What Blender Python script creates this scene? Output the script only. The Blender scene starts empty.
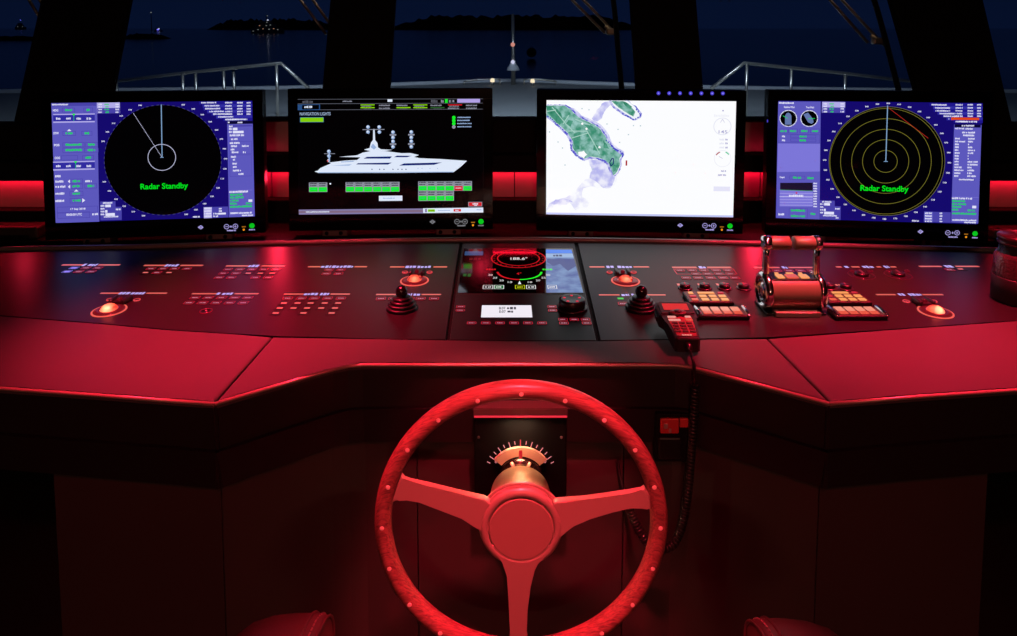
import bpy, bmesh, math, random
from mathutils import Vector, Matrix
random.seed(7)
S = bpy.context.scene
C = S.collection
pi = math.pi

# ------------------------------------------------------------------ camera
F = 680.0; PITCH = math.radians(4.5); HOR = 28.0
PY0 = HOR + F*math.tan(PITCH)
EYE = 1.47; DROP = 0.60; DESK = EYE - DROP
CP, SP = math.cos(PITCH), math.sin(PITCH)
cam_d = bpy.data.cameras.new('camera'); cam = bpy.data.objects.new('camera', cam_d); C.objects.link(cam)
cam.location = (0, 0, EYE); cam.rotation_euler = (pi/2 - PITCH, 0, 0)
cam_d.sensor_fit = 'HORIZONTAL'; cam_d.sensor_width = 36.0; cam_d.lens = 36.0*F/1017.0
cam_d.shift_y = -(318.0 - PY0)/1017.0
cam_d.clip_start = 0.02; cam_d.clip_end = 9000
S.camera = cam
S.view_settings.view_transform = 'Standard'; S.view_settings.look = 'None'
S.view_settings.gamma = 1.0; S.view_settings.use_curve_mapping = False; S.view_settings.exposure = 0.0

def ray(px, py):
    u = (px-508.5)/F; v = (PY0-py)/F
    return Vector((u, CP + v*SP, -SP + v*CP))
EYEV = Vector((0, 0, EYE))
def onz(px, py, z=DESK):
    r = ray(px, py); return EYEV + r*((z-EYE)/r.z)
def ony(px, py, Y):
    r = ray(px, py); return EYEV + r*(Y/r.y)
def onpl(px, py, o, n):
    r = ray(px, py); return EYEV + r*((o-EYEV).dot(n)/r.dot(n))
def pz(px, py, Y):      # height of a pixel row at a depth
    return ony(px, py, Y).z

# ------------------------------------------------------------------ materials
def lin(c):
    return tuple(((x/255)/12.92 if x/255 <= .04045 else ((x/255+.055)/1.055)**2.4) for x in c) + (1.0,)
MC = {}
def mat(name, col, rough=.5, metal=0.0, spec=.5, bump=0, bscale=200, var=0, vscale=8, coat=0, aniso=0):
    if name in MC: return MC[name]
    m = bpy.data.materials.new(name); m.use_nodes = True
    nt = m.node_tree; b = nt.nodes['Principled BSDF']
    c = lin(col)
    b.inputs['Base Color'].default_value = c
    b.inputs['Roughness'].default_value = rough; b.inputs['Metallic'].default_value = metal
    b.inputs['Specular IOR Level'].default_value = spec
    b.inputs['Coat Weight'].default_value = coat; b.inputs['Coat Roughness'].default_value = .08
    if aniso: b.inputs['Anisotropic'].default_value = aniso
    tc = nt.nodes.new('ShaderNodeTexCoord')
    if var:
        n = nt.nodes.new('ShaderNodeTexNoise'); n.inputs['Scale'].default_value = vscale; n.inputs['Detail'].default_value = 5
        nt.links.new(tc.outputs['Object'], n.inputs['Vector'])
        r = nt.nodes.new('ShaderNodeMix'); r.data_type = 'RGBA'
        r.inputs['A'].default_value = tuple(x*(1-var) for x in c[:3])+(1,)
        r.inputs['B'].default_value = tuple(min(1, x*(1+var)) for x in c[:3])+(1,)
        nt.links.new(n.outputs['Fac'], r.inputs['Factor']); nt.links.new(r.outputs['Result'], b.inputs['Base Color'])
        rr = nt.nodes.new('ShaderNodeMapRange'); rr.inputs['To Min'].default_value = max(.02, rough*(1-var*.5)); rr.inputs['To Max'].default_value = min(1, rough*(1+var*.5))
        nt.links.new(n.outputs['Fac'], rr.inputs['Value']); nt.links.new(rr.outputs['Result'], b.inputs['Roughness'])
    if bump:
        n2 = nt.nodes.new('ShaderNodeTexNoise'); n2.inputs['Scale'].default_value = bscale; n2.inputs['Detail'].default_value = 3
        nt.links.new(tc.outputs['Object'], n2.inputs['Vector'])
        bp = nt.nodes.new('ShaderNodeBump'); bp.inputs['Strength'].default_value = bump; bp.inputs['Distance'].default_value = .002
        nt.links.new(n2.outputs['Fac'], bp.inputs['Height']); nt.links.new(bp.outputs['Normal'], b.inputs['Normal'])
    MC[name] = m; return m
def emit(name, col, k=1.0, rough=.14, spec=.22):
    """Lit print or lit screen pixels: a black glossy front that gives off light."""
    if name in MC: return MC[name]
    m = bpy.data.materials.new(name); m.use_nodes = True
    b = m.node_tree.nodes['Principled BSDF']
    b.inputs['Base Color'].default_value = (.004, .004, .004, 1)
    b.inputs['Roughness'].default_value = rough; b.inputs['Specular IOR Level'].default_value = spec
    b.inputs['Emission Color'].default_value = lin(col); b.inputs['Emission Strength'].default_value = k
    MC[name] = m; return m
def emit_noise(name, ca, cb, scale, lo=.4, hi=.6, k=1.0, detail=4):
    if name in MC: return MC[name]
    m = emit(name, ca, k); nt = m.node_tree; b = nt.nodes['Principled BSDF']
    tc = nt.nodes.new('ShaderNodeTexCoord'); n = nt.nodes.new('ShaderNodeTexNoise')
    n.inputs['Scale'].default_value = scale; n.inputs['Detail'].default_value = detail
    nt.links.new(tc.outputs['Object'], n.inputs['Vector'])
    r = nt.nodes.new('ShaderNodeValToRGB')
    r.color_ramp.elements[0].position = lo; r.color_ramp.elements[0].color = lin(ca)
    r.color_ramp.elements[1].position = hi; r.color_ramp.elements[1].color = lin(cb)
    nt.links.new(n.outputs['Fac'], r.inputs['Fac']); nt.links.new(r.outputs['Color'], b.inputs['Emission Color'])
    return m

def wood():
    m = mat('varnished_wood', (150, 90, 84), .33, coat=.2)
    nt = m.node_tree; b = nt.nodes['Principled BSDF']; N = nt.nodes.new
    tc = N('ShaderNodeTexCoord'); sp = N('ShaderNodeSeparateXYZ'); nt.links.new(tc.outputs['Object'], sp.inputs[0])
    at = N('ShaderNodeMath'); at.operation = 'ARCTAN2'; nt.links.new(sp.outputs['Z'], at.inputs[0]); nt.links.new(sp.outputs['X'], at.inputs[1])
    ln = N('ShaderNodeVectorMath'); ln.operation = 'LENGTH'; nt.links.new(tc.outputs['Object'], ln.inputs[0])
    cb = N('ShaderNodeCombineXYZ')
    for src, k, dst in ((at.outputs[0], 9.0, 'X'), (ln.outputs['Value'], 420.0, 'Y'), (sp.outputs['Y'], 300.0, 'Z')):
        mu = N('ShaderNodeMath'); mu.operation = 'MULTIPLY'; mu.inputs[1].default_value = k; nt.links.new(src, mu.inputs[0]); nt.links.new(mu.outputs[0], cb.inputs[dst])
    n = N('ShaderNodeTexNoise'); n.inputs['Scale'].default_value = 1.0; n.inputs['Detail'].default_value = 6; n.inputs['Distortion'].default_value = .8
    nt.links.new(cb.outputs[0], n.inputs['Vector'])
    r = N('ShaderNodeValToRGB')
    r.color_ramp.elements[0].position = .32; r.color_ramp.elements[0].color = lin((96, 56, 52))
    r.color_ramp.elements[1].position = .62; r.color_ramp.elements[1].color = lin((156, 96, 88))
    nt.links.new(n.outputs['Fac'], r.inputs['Fac']); nt.links.new(r.outputs['Color'], b.inputs['Base Color'])
    return m
WOOD = wood()
BLACK = mat('black_plastic', (10, 10, 11), .38, spec=.4)
MATT = mat('matt_black', (9, 9, 10), .75, spec=.2)
BEZ = mat('bezel_black', (6, 6, 7), .12, spec=.35)
PANEL = mat('panel_black_glass', (35, 31, 33), .34, spec=.12, var=.15, vscale=4)
GLOSS = mat('display_glass', (4, 4, 5), .06, spec=.5)
PAD = mat('worktop_leather', (71, 64, 64), .48, spec=.15, bump=.12, bscale=420, var=.18, vscale=5)
FASC = mat('fascia_dark', (30, 25, 26), .45, spec=.4, bump=.05, bscale=300)
LOWER = mat('console_lower_panel', (62, 50, 48), .5, spec=.4, bump=.05, bscale=260, var=.12, vscale=3)
CHROME = mat('chrome', (215, 210, 210), .12, 1.0)
SATIN = mat('satin_metal', (190, 184, 182), .3, 1.0)
BRUSH = mat('brushed_copper_grip', (96, 74, 64), .40, .1)
SPOKE = mat('painted_metal', (172, 150, 134), .38, .25, spec=.5)
RUBBER = mat('rubber', (24, 20, 21), .36, spec=.6)
BODY = mat('handset_shell', (34, 26, 27), .45, spec=.5)
REDP = mat('backboard_panel', (150, 140, 140), .45)
WHITE = mat('white_paint', (205, 208, 212), .55)
STEEL = mat('stainless_tube', (180, 180, 185), .25, 1.0)

# ------------------------------------------------------------------ mesh builder
class MB:
    def __init__(s): s.v = []; s.f = []; s.mi = []; s.sm = []; s.mats = []
    def add(s, vf, m, smooth=False, M=None):
        vs, fs = vf
        if m not in s.mats: s.mats.append(m)
        k = s.mats.index(m); o = len(s.v)
        s.v += [(M @ Vector(p)) if M else Vector(p) for p in vs]
        for f in fs: s.f.append([i+o for i in f]); s.mi.append(k); s.sm.append(smooth)
        return s
    def build(s, name, parent=None, loc=None):
        me = bpy.data.meshes.new(name)
        L = Vector(loc) if loc is not None else Vector((0, 0, 0))
        me.from_pydata([v-L for v in s.v], [], s.f)
        for m in s.mats: me.materials.append(m)
        for p, k, q in zip(me.polygons, s.mi, s.sm): p.material_index = k; p.use_smooth = q
        me.update()
        o = bpy.data.objects.new(name, me); C.objects.link(o); o.location = L
        if parent: o.parent = parent; o.location = L - par_loc(parent)
        return o
def par_loc(o):
    l = Vector(o.location)
    while o.parent: o = o.parent; l = l + o.location
    return l
def tag(o, label, cat, group=None, kind=None):
    if label: o['label'] = label
    if cat: o['category'] = cat
    if group: o['group'] = group
    if kind: o['kind'] = kind
    return o
def thing(name, label, cat, loc, group=None, kind=None):
    o = bpy.data.objects.new(name, None); C.objects.link(o); o.location = loc; o.empty_display_size = .05
    return tag(o, label, cat, group, kind)

def bm_out(bm):
    bm.verts.ensure_lookup_table(); bm.verts.index_update()
    r = ([v.co.copy() for v in bm.verts], [[v.index for v in f.verts] for f in bm.faces]); bm.free(); return r
def rbox(sx, sy, sz, r=0, seg=2, c=(0, 0, 0)):
    bm = bmesh.new(); bmesh.ops.create_cube(bm, size=1)
    bmesh.ops.scale(bm, vec=(sx, sy, sz), verts=bm.verts)
    if r: bmesh.ops.bevel(bm, geom=list(bm.edges), offset=r, segments=seg, affect='EDGES', profile=.5)
    bmesh.ops.translate(bm, vec=c, verts=bm.verts); return bm_out(bm)
def prism(out, z0, z1, r=0, seg=3, topscale=None):
    """plan outline (x, y) raised from z0 to z1, top rim rounded by r"""
    a = sum(out[i][0]*out[(i+1) % len(out)][1]-out[(i+1) % len(out)][0]*out[i][1] for i in range(len(out)))
    if a < 0: out = out[::-1]
    bm = bmesh.new()
    b = [bm.verts.new((p[0], p[1], z0)) for p in out]; t = [bm.verts.new((p[0], p[1], z1)) for p in out]
    n = len(out); bm.faces.new(b[::-1]); ft = bm.faces.new(t)
    for i in range(n): bm.faces.new((b[i], b[(i+1) % n], t[(i+1) % n], t[i]))
    if r: bmesh.ops.bevel(bm, geom=list(ft.edges), offset=r, segments=seg, affect='EDGES', profile=.5)
    return bm_out(bm)
def lathe(prof, n=32):
    vs = []; fs = []
    for r, z in prof:
        for i in range(n): a = 2*pi*i/n; vs.append((r*math.cos(a), r*math.sin(a), z))
    for k in range(len(prof)-1):
        for i in range(n):
            j = (i+1) % n; fs.append((k*n+i, k*n+j, (k+1)*n+j, (k+1)*n+i))
    if prof[0][0] > 1e-6: fs.append(tuple(range(n))[::-1])
    if prof[-1][0] > 1e-6: fs.append(tuple((len(prof)-1)*n+i for i in range(n)))
    return vs, fs
def tube(path, rad, n=10, closed=False, cap=True, flat=1.0):
    P = [Vector(p) for p in path]; m = len(P); vs = []; fs = []
    up = None
    for i, p in enumerate(P):
        if closed: t = P[(i+1) % m]-P[i-1]
        else: t = P[min(i+1, m-1)]-P[max(i-1, 0)]
        t.normalize()
        if up is None: up = Vector((0, 0, 1)) if abs(t.z) < .9 else Vector((0, 1, 0))
        up = (up - t*up.dot(t)).normalized(); s = t.cross(up)
        r = rad[i] if isinstance(rad, (list, tuple)) else rad
        for k in range(n):
            a = 2*pi*k/n; vs.append(p + (s*math.cos(a) + up*math.sin(a)*flat)*r)
    for i in range(m if closed else m-1):
        for k in range(n):
            j = (k+1) % n; i2 = (i+1) % m
            fs.append((i*n+k, i*n+j, i2*n+j, i2*n+k))
    if cap and not closed: fs.append(tuple(range(n))[::-1]); fs.append(tuple((m-1)*n+k for k in range(n)))
    return vs, fs
def torus(R, r, nu=64, nv=12, a=0, b=2*pi):
    full = abs(b-a-2*pi) < 1e-6
    path = [(R*math.cos(a+(b-a)*i/nu), R*math.sin(a+(b-a)*i/nu), 0) for i in range(nu if full else nu+1)]
    return tube(path, r, nv, closed=full)
def smooth_path(pts, k=6):
    P = [Vector(p) for p in pts]; out = []
    for i in range(len(P)-1):
        p0, p1, p2, p3 = P[max(i-1, 0)], P[i], P[i+1], P[min(i+2, len(P)-1)]
        for j in range(k):
            t = j/k
            out.append(.5*((2*p1)+(p2-p0)*t+(2*p0-5*p1+4*p2-p3)*t*t+(3*p1-p0-3*p2+p3)*t**3))
    out.append(P[-1]); return out
_tx = {}
def text_mesh(txt, bold=0.0):
    k = (txt, bold)
    if k in _tx: return _tx[k]
    cu = bpy.data.curves.new('t', 'FONT'); cu.body = txt; cu.size = 1; cu.offset = bold; cu.resolution_u = 3
    o = bpy.data.objects.new('t', cu); C.objects.link(o)
    bpy.context.view_layer.update()
    me = bpy.data.meshes.new_from_object(o.evaluated_get(bpy.context.evaluated_depsgraph_get()))
    vs = [v.co.copy() for v in me.vertices]; fs = [list(p.vertices) for p in me.polygons]
    bpy.data.objects.remove(o); bpy.data.meshes.remove(me); bpy.data.curves.remove(cu)
    if not vs: vs = [Vector((0, 0, 0))]
    x0 = min(v.x for v in vs); x1 = max(v.x for v in vs); y0 = min(v.y for v in vs); y1 = max(v.y for v in vs)
    _tx[k] = (vs, fs, x0, x1, y0, y1); return _tx[k]

# a flat drawing surface: print laid on a panel or the picture shown by a screen
class Draw:
    """origin o, axes r (right) and u (up), n out of the surface; takes photo pixels and lays them on the surface"""
    def __init__(s, o, r, u, n, mb, lift=.0002, step=.000008):
        s.o, s.r, s.u, s.n, s.mb, s.k, s.step = o, r, u, n, mb, lift, step
    def st(s, px, py):
        d = onpl(px, py, s.o, s.n) - s.o; return d.dot(s.r), d.dot(s.u)
    def W(s, a, b): return s.o + s.r*a + s.u*b + s.n*s.k
    def layer(s): s.k += s.step
    def poly(s, pts, m):
        s.layer(); q = [s.W(*s.st(*p)) for p in pts]
        a = sum((q[i]-q[0]).cross(q[(i+1) % len(q)]-q[0]).dot(s.n) for i in range(1, len(q)))
        if a < 0: q = q[::-1]
        s.mb.add((q, [list(range(len(q)))]), m)
    def rect(s, x0, y0, x1, y1, m, layer=True):
        if layer: s.layer()
        a0, b0 = s.st(x0, y0); a1, b1 = s.st(x1, y1); a2, b2 = s.st(x1, y0); a3, b3 = s.st(x0, y1)
        L = (a0+a3)/2; R = (a1+a2)/2; T = (b0+b2)/2; B = (b1+b3)/2
        s.srect(L, B, R, T, m)
    def srect(s, L, B, R, T, m):
        s.mb.add(([s.W(L, B), s.W(R, B), s.W(R, T), s.W(L, T)], [[0, 1, 2, 3]]), m)
    def frame(s, x0, y0, x1, y1, m, w=.0012):
        s.layer()
        a0, b0 = s.st(x0, y0); a1, b1 = s.st(x1, y1)
        for q in ((a0, b1, a1, b1+w), (a0, b0-w, a1, b0), (a0, b1, a0+w, b0), (a1-w, b1, a1, b0)): s.srect(*q, m)
    def disc(s, px, py, rp, m, n=72, a0=0, a1=2*pi, r_in=0, world=None):
        s.layer(); cx, cy = s.st(px, py)
        ex, _ = s.st(px+rp, py); R = world if world else abs(ex-cx)
        k = R/rp
        if r_in == 0:
            vs = [s.W(cx+R*math.cos(2*pi*i/n), cy+R*math.sin(2*pi*i/n)) for i in range(n)]
            s.mb.add((vs, [list(range(n))]), m)
        else:
            q = r_in*k; vs = []; fs = []
            for i in range(n+1):
                a = a0+(a1-a0)*i/n
                vs += [s.W(cx+R*math.cos(a), cy+R*math.sin(a)), s.W(cx+q*math.cos(a), cy+q*math.sin(a))]
            for i in range(n): fs.append([2*i, 2*i+2, 2*i+3, 2*i+1])
            s.mb.add((vs, fs), m)
        return cx, cy, k
    def line(s, x0, y0, x1, y1, m, w=.0012, dash=0):
        s.layer()
        a = Vector(s.st(x0, y0)); b = Vector(s.st(x1, y1)); d = b-a; L = d.length; d /= L; nn = Vector((-d.y, d.x))*w/2
        k = int(L/dash/2) if dash else 1
        for i in range(k):
            p = a+d*(L*i/k); q = a+d*(L*(i+(.62 if dash else 1))/k)
            s.mb.add(([s.W(*(p-nn)), s.W(*(q-nn)), s.W(*(q+nn)), s.W(*(p+nn))], [[0, 1, 2, 3]]), m)
    def text(s, txt, x0, x1, yc, m, bold=.0, h=None):
        """text filling x0..x1 in photo pixels, centred on row yc; h = height in pixels (else natural)"""
        s.layer(); vs, fs, tx0, tx1, ty0, ty1 = text_mesh(txt, bold)
        a0, b0 = s.st(x0, yc); a1, _ = s.st(x1, yc)
        kx = (a1-a0)/max(1e-6, tx1-tx0); ky = kx
        if h:
            _, bt = s.st(x0, yc-h/2); _, bb = s.st(x0, yc+h/2); ky = (bt-bb)/max(.3, ty1-ty0)
        cy = (ty0+ty1)/2
        s.mb.add(([s.W(a0+(v.x-tx0)*kx, b0+(v.y-cy)*ky) for v in vs], fs), m)
    def blur(s, x0, x1, yc, h, m):
        """a word too small to read: the run of letter-sized strokes the photo shows"""
        s.layer(); x = x0
        a, t = s.st(x0, yc-h/2); _, b = s.st(x0, yc+h/2); e, _ = s.st(x1, yc)
        x = a; un = abs(t-b)
        while x < e-un*.15:
            w = min(un*random.uniform(.35, .6), e-x)
            q = un*random.choice((0, 0, .12, .2)); s.srect(x, b+random.choice((0, 0, .1))*un, x+w, t-q, m)
            x += w+un*random.uniform(.10, .16)
            if random.random() < .08: x += un*.3

# ------------------------------------------------------------------ room shell
RED = (1.0, .022, .065)
WARM = (1.0, .05, .085)
def struct(o, label): return tag(o, label, None, None, 'structure')
CEIL = 2.28
fl = MB().add(rbox(7, 6.2, .1, c=(0, .2, -.05)), mat('floor_dark_wood', (48, 34, 28), .4, var=.3, vscale=6)); struct(fl.build('floor'), 'dark wheelhouse floor')
cl = MB().add(rbox(7, 6.6, .1, c=(0, .4, CEIL+.05)), mat('ceiling_dark', (22, 21, 22), .6)); struct(cl.build('ceiling'), 'dark wheelhouse ceiling')
WALLM = mat('wall_dark', (30, 26, 25), .55, var=.1)
struct(MB().add(rbox(.1, 6.2, CEIL, c=(-3.45, .2, CEIL/2)), WALLM).build('wall_left'), 'dark side wall of the wheelhouse')
struct(MB().add(rbox(.1, 6.2, CEIL, c=(3.45, .2, CEIL/2)), WALLM).build('wall_right'), 'dark side wall of the wheelhouse')
struct(MB().add(rbox(7, .1, CEIL, c=(0, -2.95, CEIL/2)), WALLM).build('wall_back'), 'dark aft wall of the wheelhouse')

# front windows: a plane leaning out at the top
WB = Vector((0, 2.36, EYE-.31)); LEAN = math.radians(18)
WU = Vector((0, math.sin(LEAN), math.cos(LEAN))); WN = Vector((0, -math.cos(LEAN), math.sin(LEAN)))
def onw(px, py): return onpl(px, py, WB, WN)
def wpt(px0, py0, px1, py1, z):
    a = onw(px0, py0); b = onw(px1, py1); t = (z-a.z)/(b.z-a.z); return a+(b-a)*t
ZT = CEIL; ZB = 1.10
PILL = [((40, 0, 12, 125), (130, 0, 113, 88)), ((330, 0, 322, 88), (395.5, 0, 390, 88)),
        ((630, 0, 636, 88), (696.5, 0, 703.5, 88)), ((890, 0, 915, 88), (984, 0, 1013.6, 125))]
for i, (l, r) in enumerate(PILL):
    a, b, c, d = wpt(*l, ZB), wpt(*r, ZB), wpt(*r, ZT), wpt(*l, ZT)
    vs = [a, b, c, d]+[p+Vector((0, .026, 0)) for p in (a, b, c, d)]
    bm = bmesh.new(); V = [bm.verts.new(p) for p in vs]
    for f in ((0, 1, 2, 3), (7, 6, 5, 4), (0, 4, 5, 1), (1, 5, 6, 2), (2, 6, 7, 3), (3, 7, 4, 0)): bm.faces.new([V[k] for k in f])
    bmesh.ops.bevel(bm, geom=list(bm.edges), offset=.006, segments=2, affect='EDGES')
    struct(MB().add(bm_out(bm), MATT).build('trim_%d' % (i+1)), 'black window pillar')
gm = bpy.data.materials.new('window_glass'); gm.use_nodes = True; nt = gm.node_tree; nt.nodes.clear()
out = nt.nodes.new('ShaderNodeOutputMaterial'); mx = nt.nodes.new('ShaderNodeMixShader'); tr = nt.nodes.new('ShaderNodeBsdfTransparent'); gl = nt.nodes.new('ShaderNodeBsdfGlossy')
fr = nt.nodes.new('ShaderNodeFresnel'); fr.inputs['IOR'].default_value = 1.35
tr.inputs['Color'].default_value = (.86, .9, .95, 1); gl.inputs['Roughness'].default_value = .02
nt.links.new(fr.outputs['Fac'], mx.inputs['Fac']); nt.links.new(tr.outputs[0], mx.inputs[1]); nt.links.new(gl.outputs[0], mx.inputs[2]); nt.links.new(mx.outputs[0], out.inputs['Surface'])
edges = [(-330, 0, -420, 125)]+[e for p in PILL for e in p]+[(1360, 0, 1450, 125)]
for i in range(5):
    l = edges[2*i]; r = edges[2*i+1]
    off = Vector((0, .035, 0)); n = len(edges)
    l = (l[0]-6, l[1], l[2]-6, l[3]); r = (r[0]+6, r[1], r[2]+6, r[3])
    a, b, c, d = [p+off for p in (wpt(*l, ZB), wpt(*r, ZB), wpt(*r, ZT), wpt(*l, ZT))]
    th = Vector((0, .008, 0))
    struct(MB().add(([a, b, c, d, a+th, b+th, c+th, d+th], [(0, 1, 2, 3), (7, 6, 5, 4), (0, 4, 5, 1), (1, 5, 6, 2), (2, 6, 7, 3), (3, 7, 4, 0)]), gm).build('window_%d' % (i+1)), 'front wheelhouse window pane')

# ------------------------------------------------------------------ coaming under the windows, with its lit channel
YC = 2.195; YE_ = 2.07
co = thing('window_coaming', 'long black coaming under the front windows with red lit channel behind the screens', 'coaming', (0, YC, 0))
zt = pz(510, 120.5, YC); z1 = pz(510, 153, YC-.01); z2 = pz(510, 172.5, YC-.05); z3 = pz(510, 197, YC)
def xw(px, Y): return ony(px, 100, Y).x
LEDM = emit('led_strip_red', (255, 20, 40), 2.0)
for xa, xb, Y in ((-2.8, -1.02, YE_), (-1.02, 1.02, YC), (1.02, 2.8, YE_)):
    w = xb-xa; xc = (xa+xb)/2
    MB().add(rbox(w, .10, zt-.01, .004, c=(xc, Y+.062, (zt+.01)/2)), MATT).build('body', co)
    MB().add(rbox(w, .012, .006, .001, c=(xc, Y+.004, zt-.001)), MATT).build('sill_lip', co)
    MB().add(rbox(w, .06, z1-z2, .004, c=(xc, Y-.02, (z1+z2)/2)), MATT).build('trim_band', co)
    MB().add(rbox(w-.02, .010, .004, .001, c=(xc, Y-.012, z2-.0025)), LEDM).build('led_strip', co)
    MB().add(rbox(w, .05, z3-DESK+.03, .004, c=(xc, Y-.015, (z3+DESK-.03)/2)), MATT).build('lower_box', co)
for a, b in ((244, 291), (738, 780)):
    xa, xb = xw(a, YC), xw(b, YC)
    MB().add(rbox(xb-xa, .008, zt-z1-.004, .002, c=((xa+xb)/2, YC+.006, (zt+z1)/2)), REDP).build('upper_panel', co)
for a, b, Y in ((-2.7, xw(-60, YE_), YE_), (xw(-60, YE_), -1.03, YE_), (-1.01, xw(269, YC), YC), (xw(269, YC), xw(514.5, YC), YC), (xw(514.5, YC), xw(763, YC), YC), (xw(763, YC), 1.01, YC), (1.03, xw(1080, YE_), YE_), (xw(1080, YE_), 2.7, YE_)):
    MB().add(rbox(b-a-.003, .008, z2-z3+.02, .0015, c=((a+b)/2, Y+.006, (z2+z3)/2)), REDP).build('lower_panel', co)
MB().add(rbox(5.6, .25, .02, .003, c=(0, YC-.11, DESK-.034)), MATT).build('shelf', co)

def area(name, loc, rot, sx, sy, P, col=RED, spread=pi):
    d = bpy.data.lights.new(name, 'AREA'); d.shape = 'RECTANGLE'; d.size = sx; d.size_y = sy; d.energy = P; d.color = col; d.spread = spread
    o = bpy.data.objects.new(name, d); C.objects.link(o); o.location = loc; o.rotation_euler = rot; return o
def spot(name, loc, tgt, P, ang, blend=.6, rad=.04, col=RED):
    d = bpy.data.lights.new(name, 'SPOT'); d.energy = P; d.spot_size = math.radians(ang); d.spot_blend = blend; d.shadow_soft_size = rad; d.color = col
    o = bpy.data.objects.new(name, d); C.objects.link(o); o.location = loc
    o.rotation_euler = (Vector(tgt)-Vector(loc)).to_track_quat('-Z', 'Y').to_euler(); return o
# the LED channel itself
area('channel_led_light', (0, YC-.014, z2-.006), (math.radians(10), 0, 0), 2.0, .012, 1.4, (1, .004, .035))
for sx_ in (-1, 1): area('channel_led_light', (sx_*1.9, YE_-.014, z2-.006), (math.radians(10), 0, 0), 1.7, .012, 1.1, (1, .004, .035))
for a, b in ((248, 288), (742, 776)):
    xa, xb = xw(a, YC), xw(b, YC)
    area('upper_channel_light', ((xa+xb)/2, YC-.03, z1+.004), (math.radians(180-25), 0, 0), xb-xa, .01, .012)

# raised end boxes of the shelf
for nm, px0, px1, y0, y1, lab in (('end_pod', -160, 37, 219, 227, 'low black box with red lit top left of the first radar screen'),
                                  ('end_pod', 994, 1180, 219, 230, 'low black box with red lit top right of the last radar screen')):
    Ya = 1.97; zt_ = pz(500, y1, Ya); a = ony(px0, y1, Ya); b = ony(px1, y1, Ya)
    e = thing(nm, lab, 'box', ((a.x+b.x)/2, 2.06, DESK-.02), 'shelf end boxes')
    MB().add(rbox(b.x-a.x, .2, zt_-DESK+.022, .006, c=((a.x+b.x)/2, Ya+.1, (zt_+DESK-.022)/2)), mat('pod_shell', (60, 52, 52), .45)).build('shell', e)
    MB().add(rbox(b.x-a.x-.05, .004, .03, .001, c=((a.x+b.x)/2, Ya-.001, zt_-.04)), BLACK).build('front_plate', e)

# ------------------------------------------------------------------ helm console
con = thing('helm_console', 'wide dark helm console with padded worktop that steps back around the wheel', 'console', (0, 1.3, 0))
def D2(px, py, z=DESK): p = onz(px, py, z); return (p.x, p.y)
PF = [(-140, 306.5), (0, 316), (100, 323.8), (167, 330), (240, 334.6), (272.5, 336.5)]          # front rim of the glass panels, left
PFc = [(272.5, 336.5), (360, 338.8), (447, 340.2), (520, 341), (598, 341), (677, 339.6), (767, 338)]
PFr = [(767, 338), (880, 330.6), (1017, 321), (1150, 311.5)]
wl = [D2(*p) for p in PF]+[D2(*p) for p in ((214.5, 401), (196, 400), (100, 393), (0, 386), (-140, 376.5))]
wc = [D2(*p) for p in PFc]+[D2(*p) for p in ((829, 400.6), (702, 367.5), (690, 364.4), (676, 362.8), (640, 362.4), (520, 362.2), (390, 362.3), (362, 362.6), (348, 363.8), (334, 366.6), (215.5, 401.2))]
wr = [D2(*p) for p in PFr]+[D2(*p) for p in ((1150, 379), (1017, 387.5), (920, 394), (845, 400), (830, 401))]
def shrink(poly, d):
    c = Vector((sum(p[0] for p in poly)/len(poly), sum(p[1] for p in poly)/len(poly)))
    a = sum(poly[i][0]*poly[(i+1) % len(poly)][1]-poly[(i+1) % len(poly)][0]*poly[i][1] for i in range(len(poly)))
    sg = 1 if a > 0 else -1; n = len(poly); o = []
    for i in range(n):
        p, q, r = Vector(poly[i-1]), Vector(poly[i]), Vector(poly[(i+1) % n])
        e1 = (q-p).normalized(); e2 = (r-q).normalized()
        n1 = Vector((-e1.y, e1.x))*sg; n2 = Vector((-e2.y, e2.x))*sg; b = (n1+n2); b = b/max(.3, b.length_squared)*2
        o.append(tuple(q+b*d))
    return o
for poly in (wl, wc, wr):
    MB().add(prism(shrink(poly, .0009), DESK-.013, DESK, .005, 4), PAD).build('worktop_pad', con)
EDGE = mat('edge_highlight_pale', (160, 136, 128), .35, .3)  # pale tube added along the rim, standing in for its bright edge highlight
# fascia, lower band and front panels follow the rim of the worktop
rim = [D2(*p) for p in ((-140, 376.5), (0, 386), (100, 393), (214.5, 401.4), (334, 366.6), (348, 363.8), (362, 362.6), (520, 362.2), (676, 362.8), (690, 364.4), (702, 367.5), (829.5, 401.2), (920, 394), (1017, 387.5), (1150, 379))]
rim = [Vector(p) for p in rim]
def offset(line, d):
    o = []
    for i, q in enumerate(line):
        e1 = (q-line[i-1]).normalized() if i else (line[1]-q).normalized()
        e2 = (line[i+1]-q).normalized() if i < len(line)-1 else e1
        b = Vector((-e1.y, e1.x))+Vector((-e2.y, e2.x)); b = b/b.length_squared*2
        o.append(q+b*d)
    return o
def wall(mb, line, z0, z1, m, th=.02, d0=0, d1=None):
    d1 = d0 if d1 is None else d1
    A = offset(line, d0); B = offset(line, d1); Cc = offset(line, d0+th); Dd = offset(line, d1+th); n = len(line)
    vs = [(p.x, p.y, z0) for p in A]+[(p.x, p.y, z1) for p in B]+[(p.x, p.y, z0) for p in Cc]+[(p.x, p.y, z1) for p in Dd]; fs = []
    for i in range(n-1):
        fs += [(i, i+1, n+i+1, n+i), (2*n+i+1, 2*n+i, 3*n+i, 3*n+i+1), (n+i, n+i+1, 3*n+i+1, 3*n+i), (i+1, i, 2*n+i, 2*n+i+1)]
    fs += [(0, n, 3*n, 2*n), (n-1, 3*n-1, 4*n-1, 2*n-1)]
    mb.add((vs, fs), m)
def cut(a, b): return rim[a:b+1]
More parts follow.
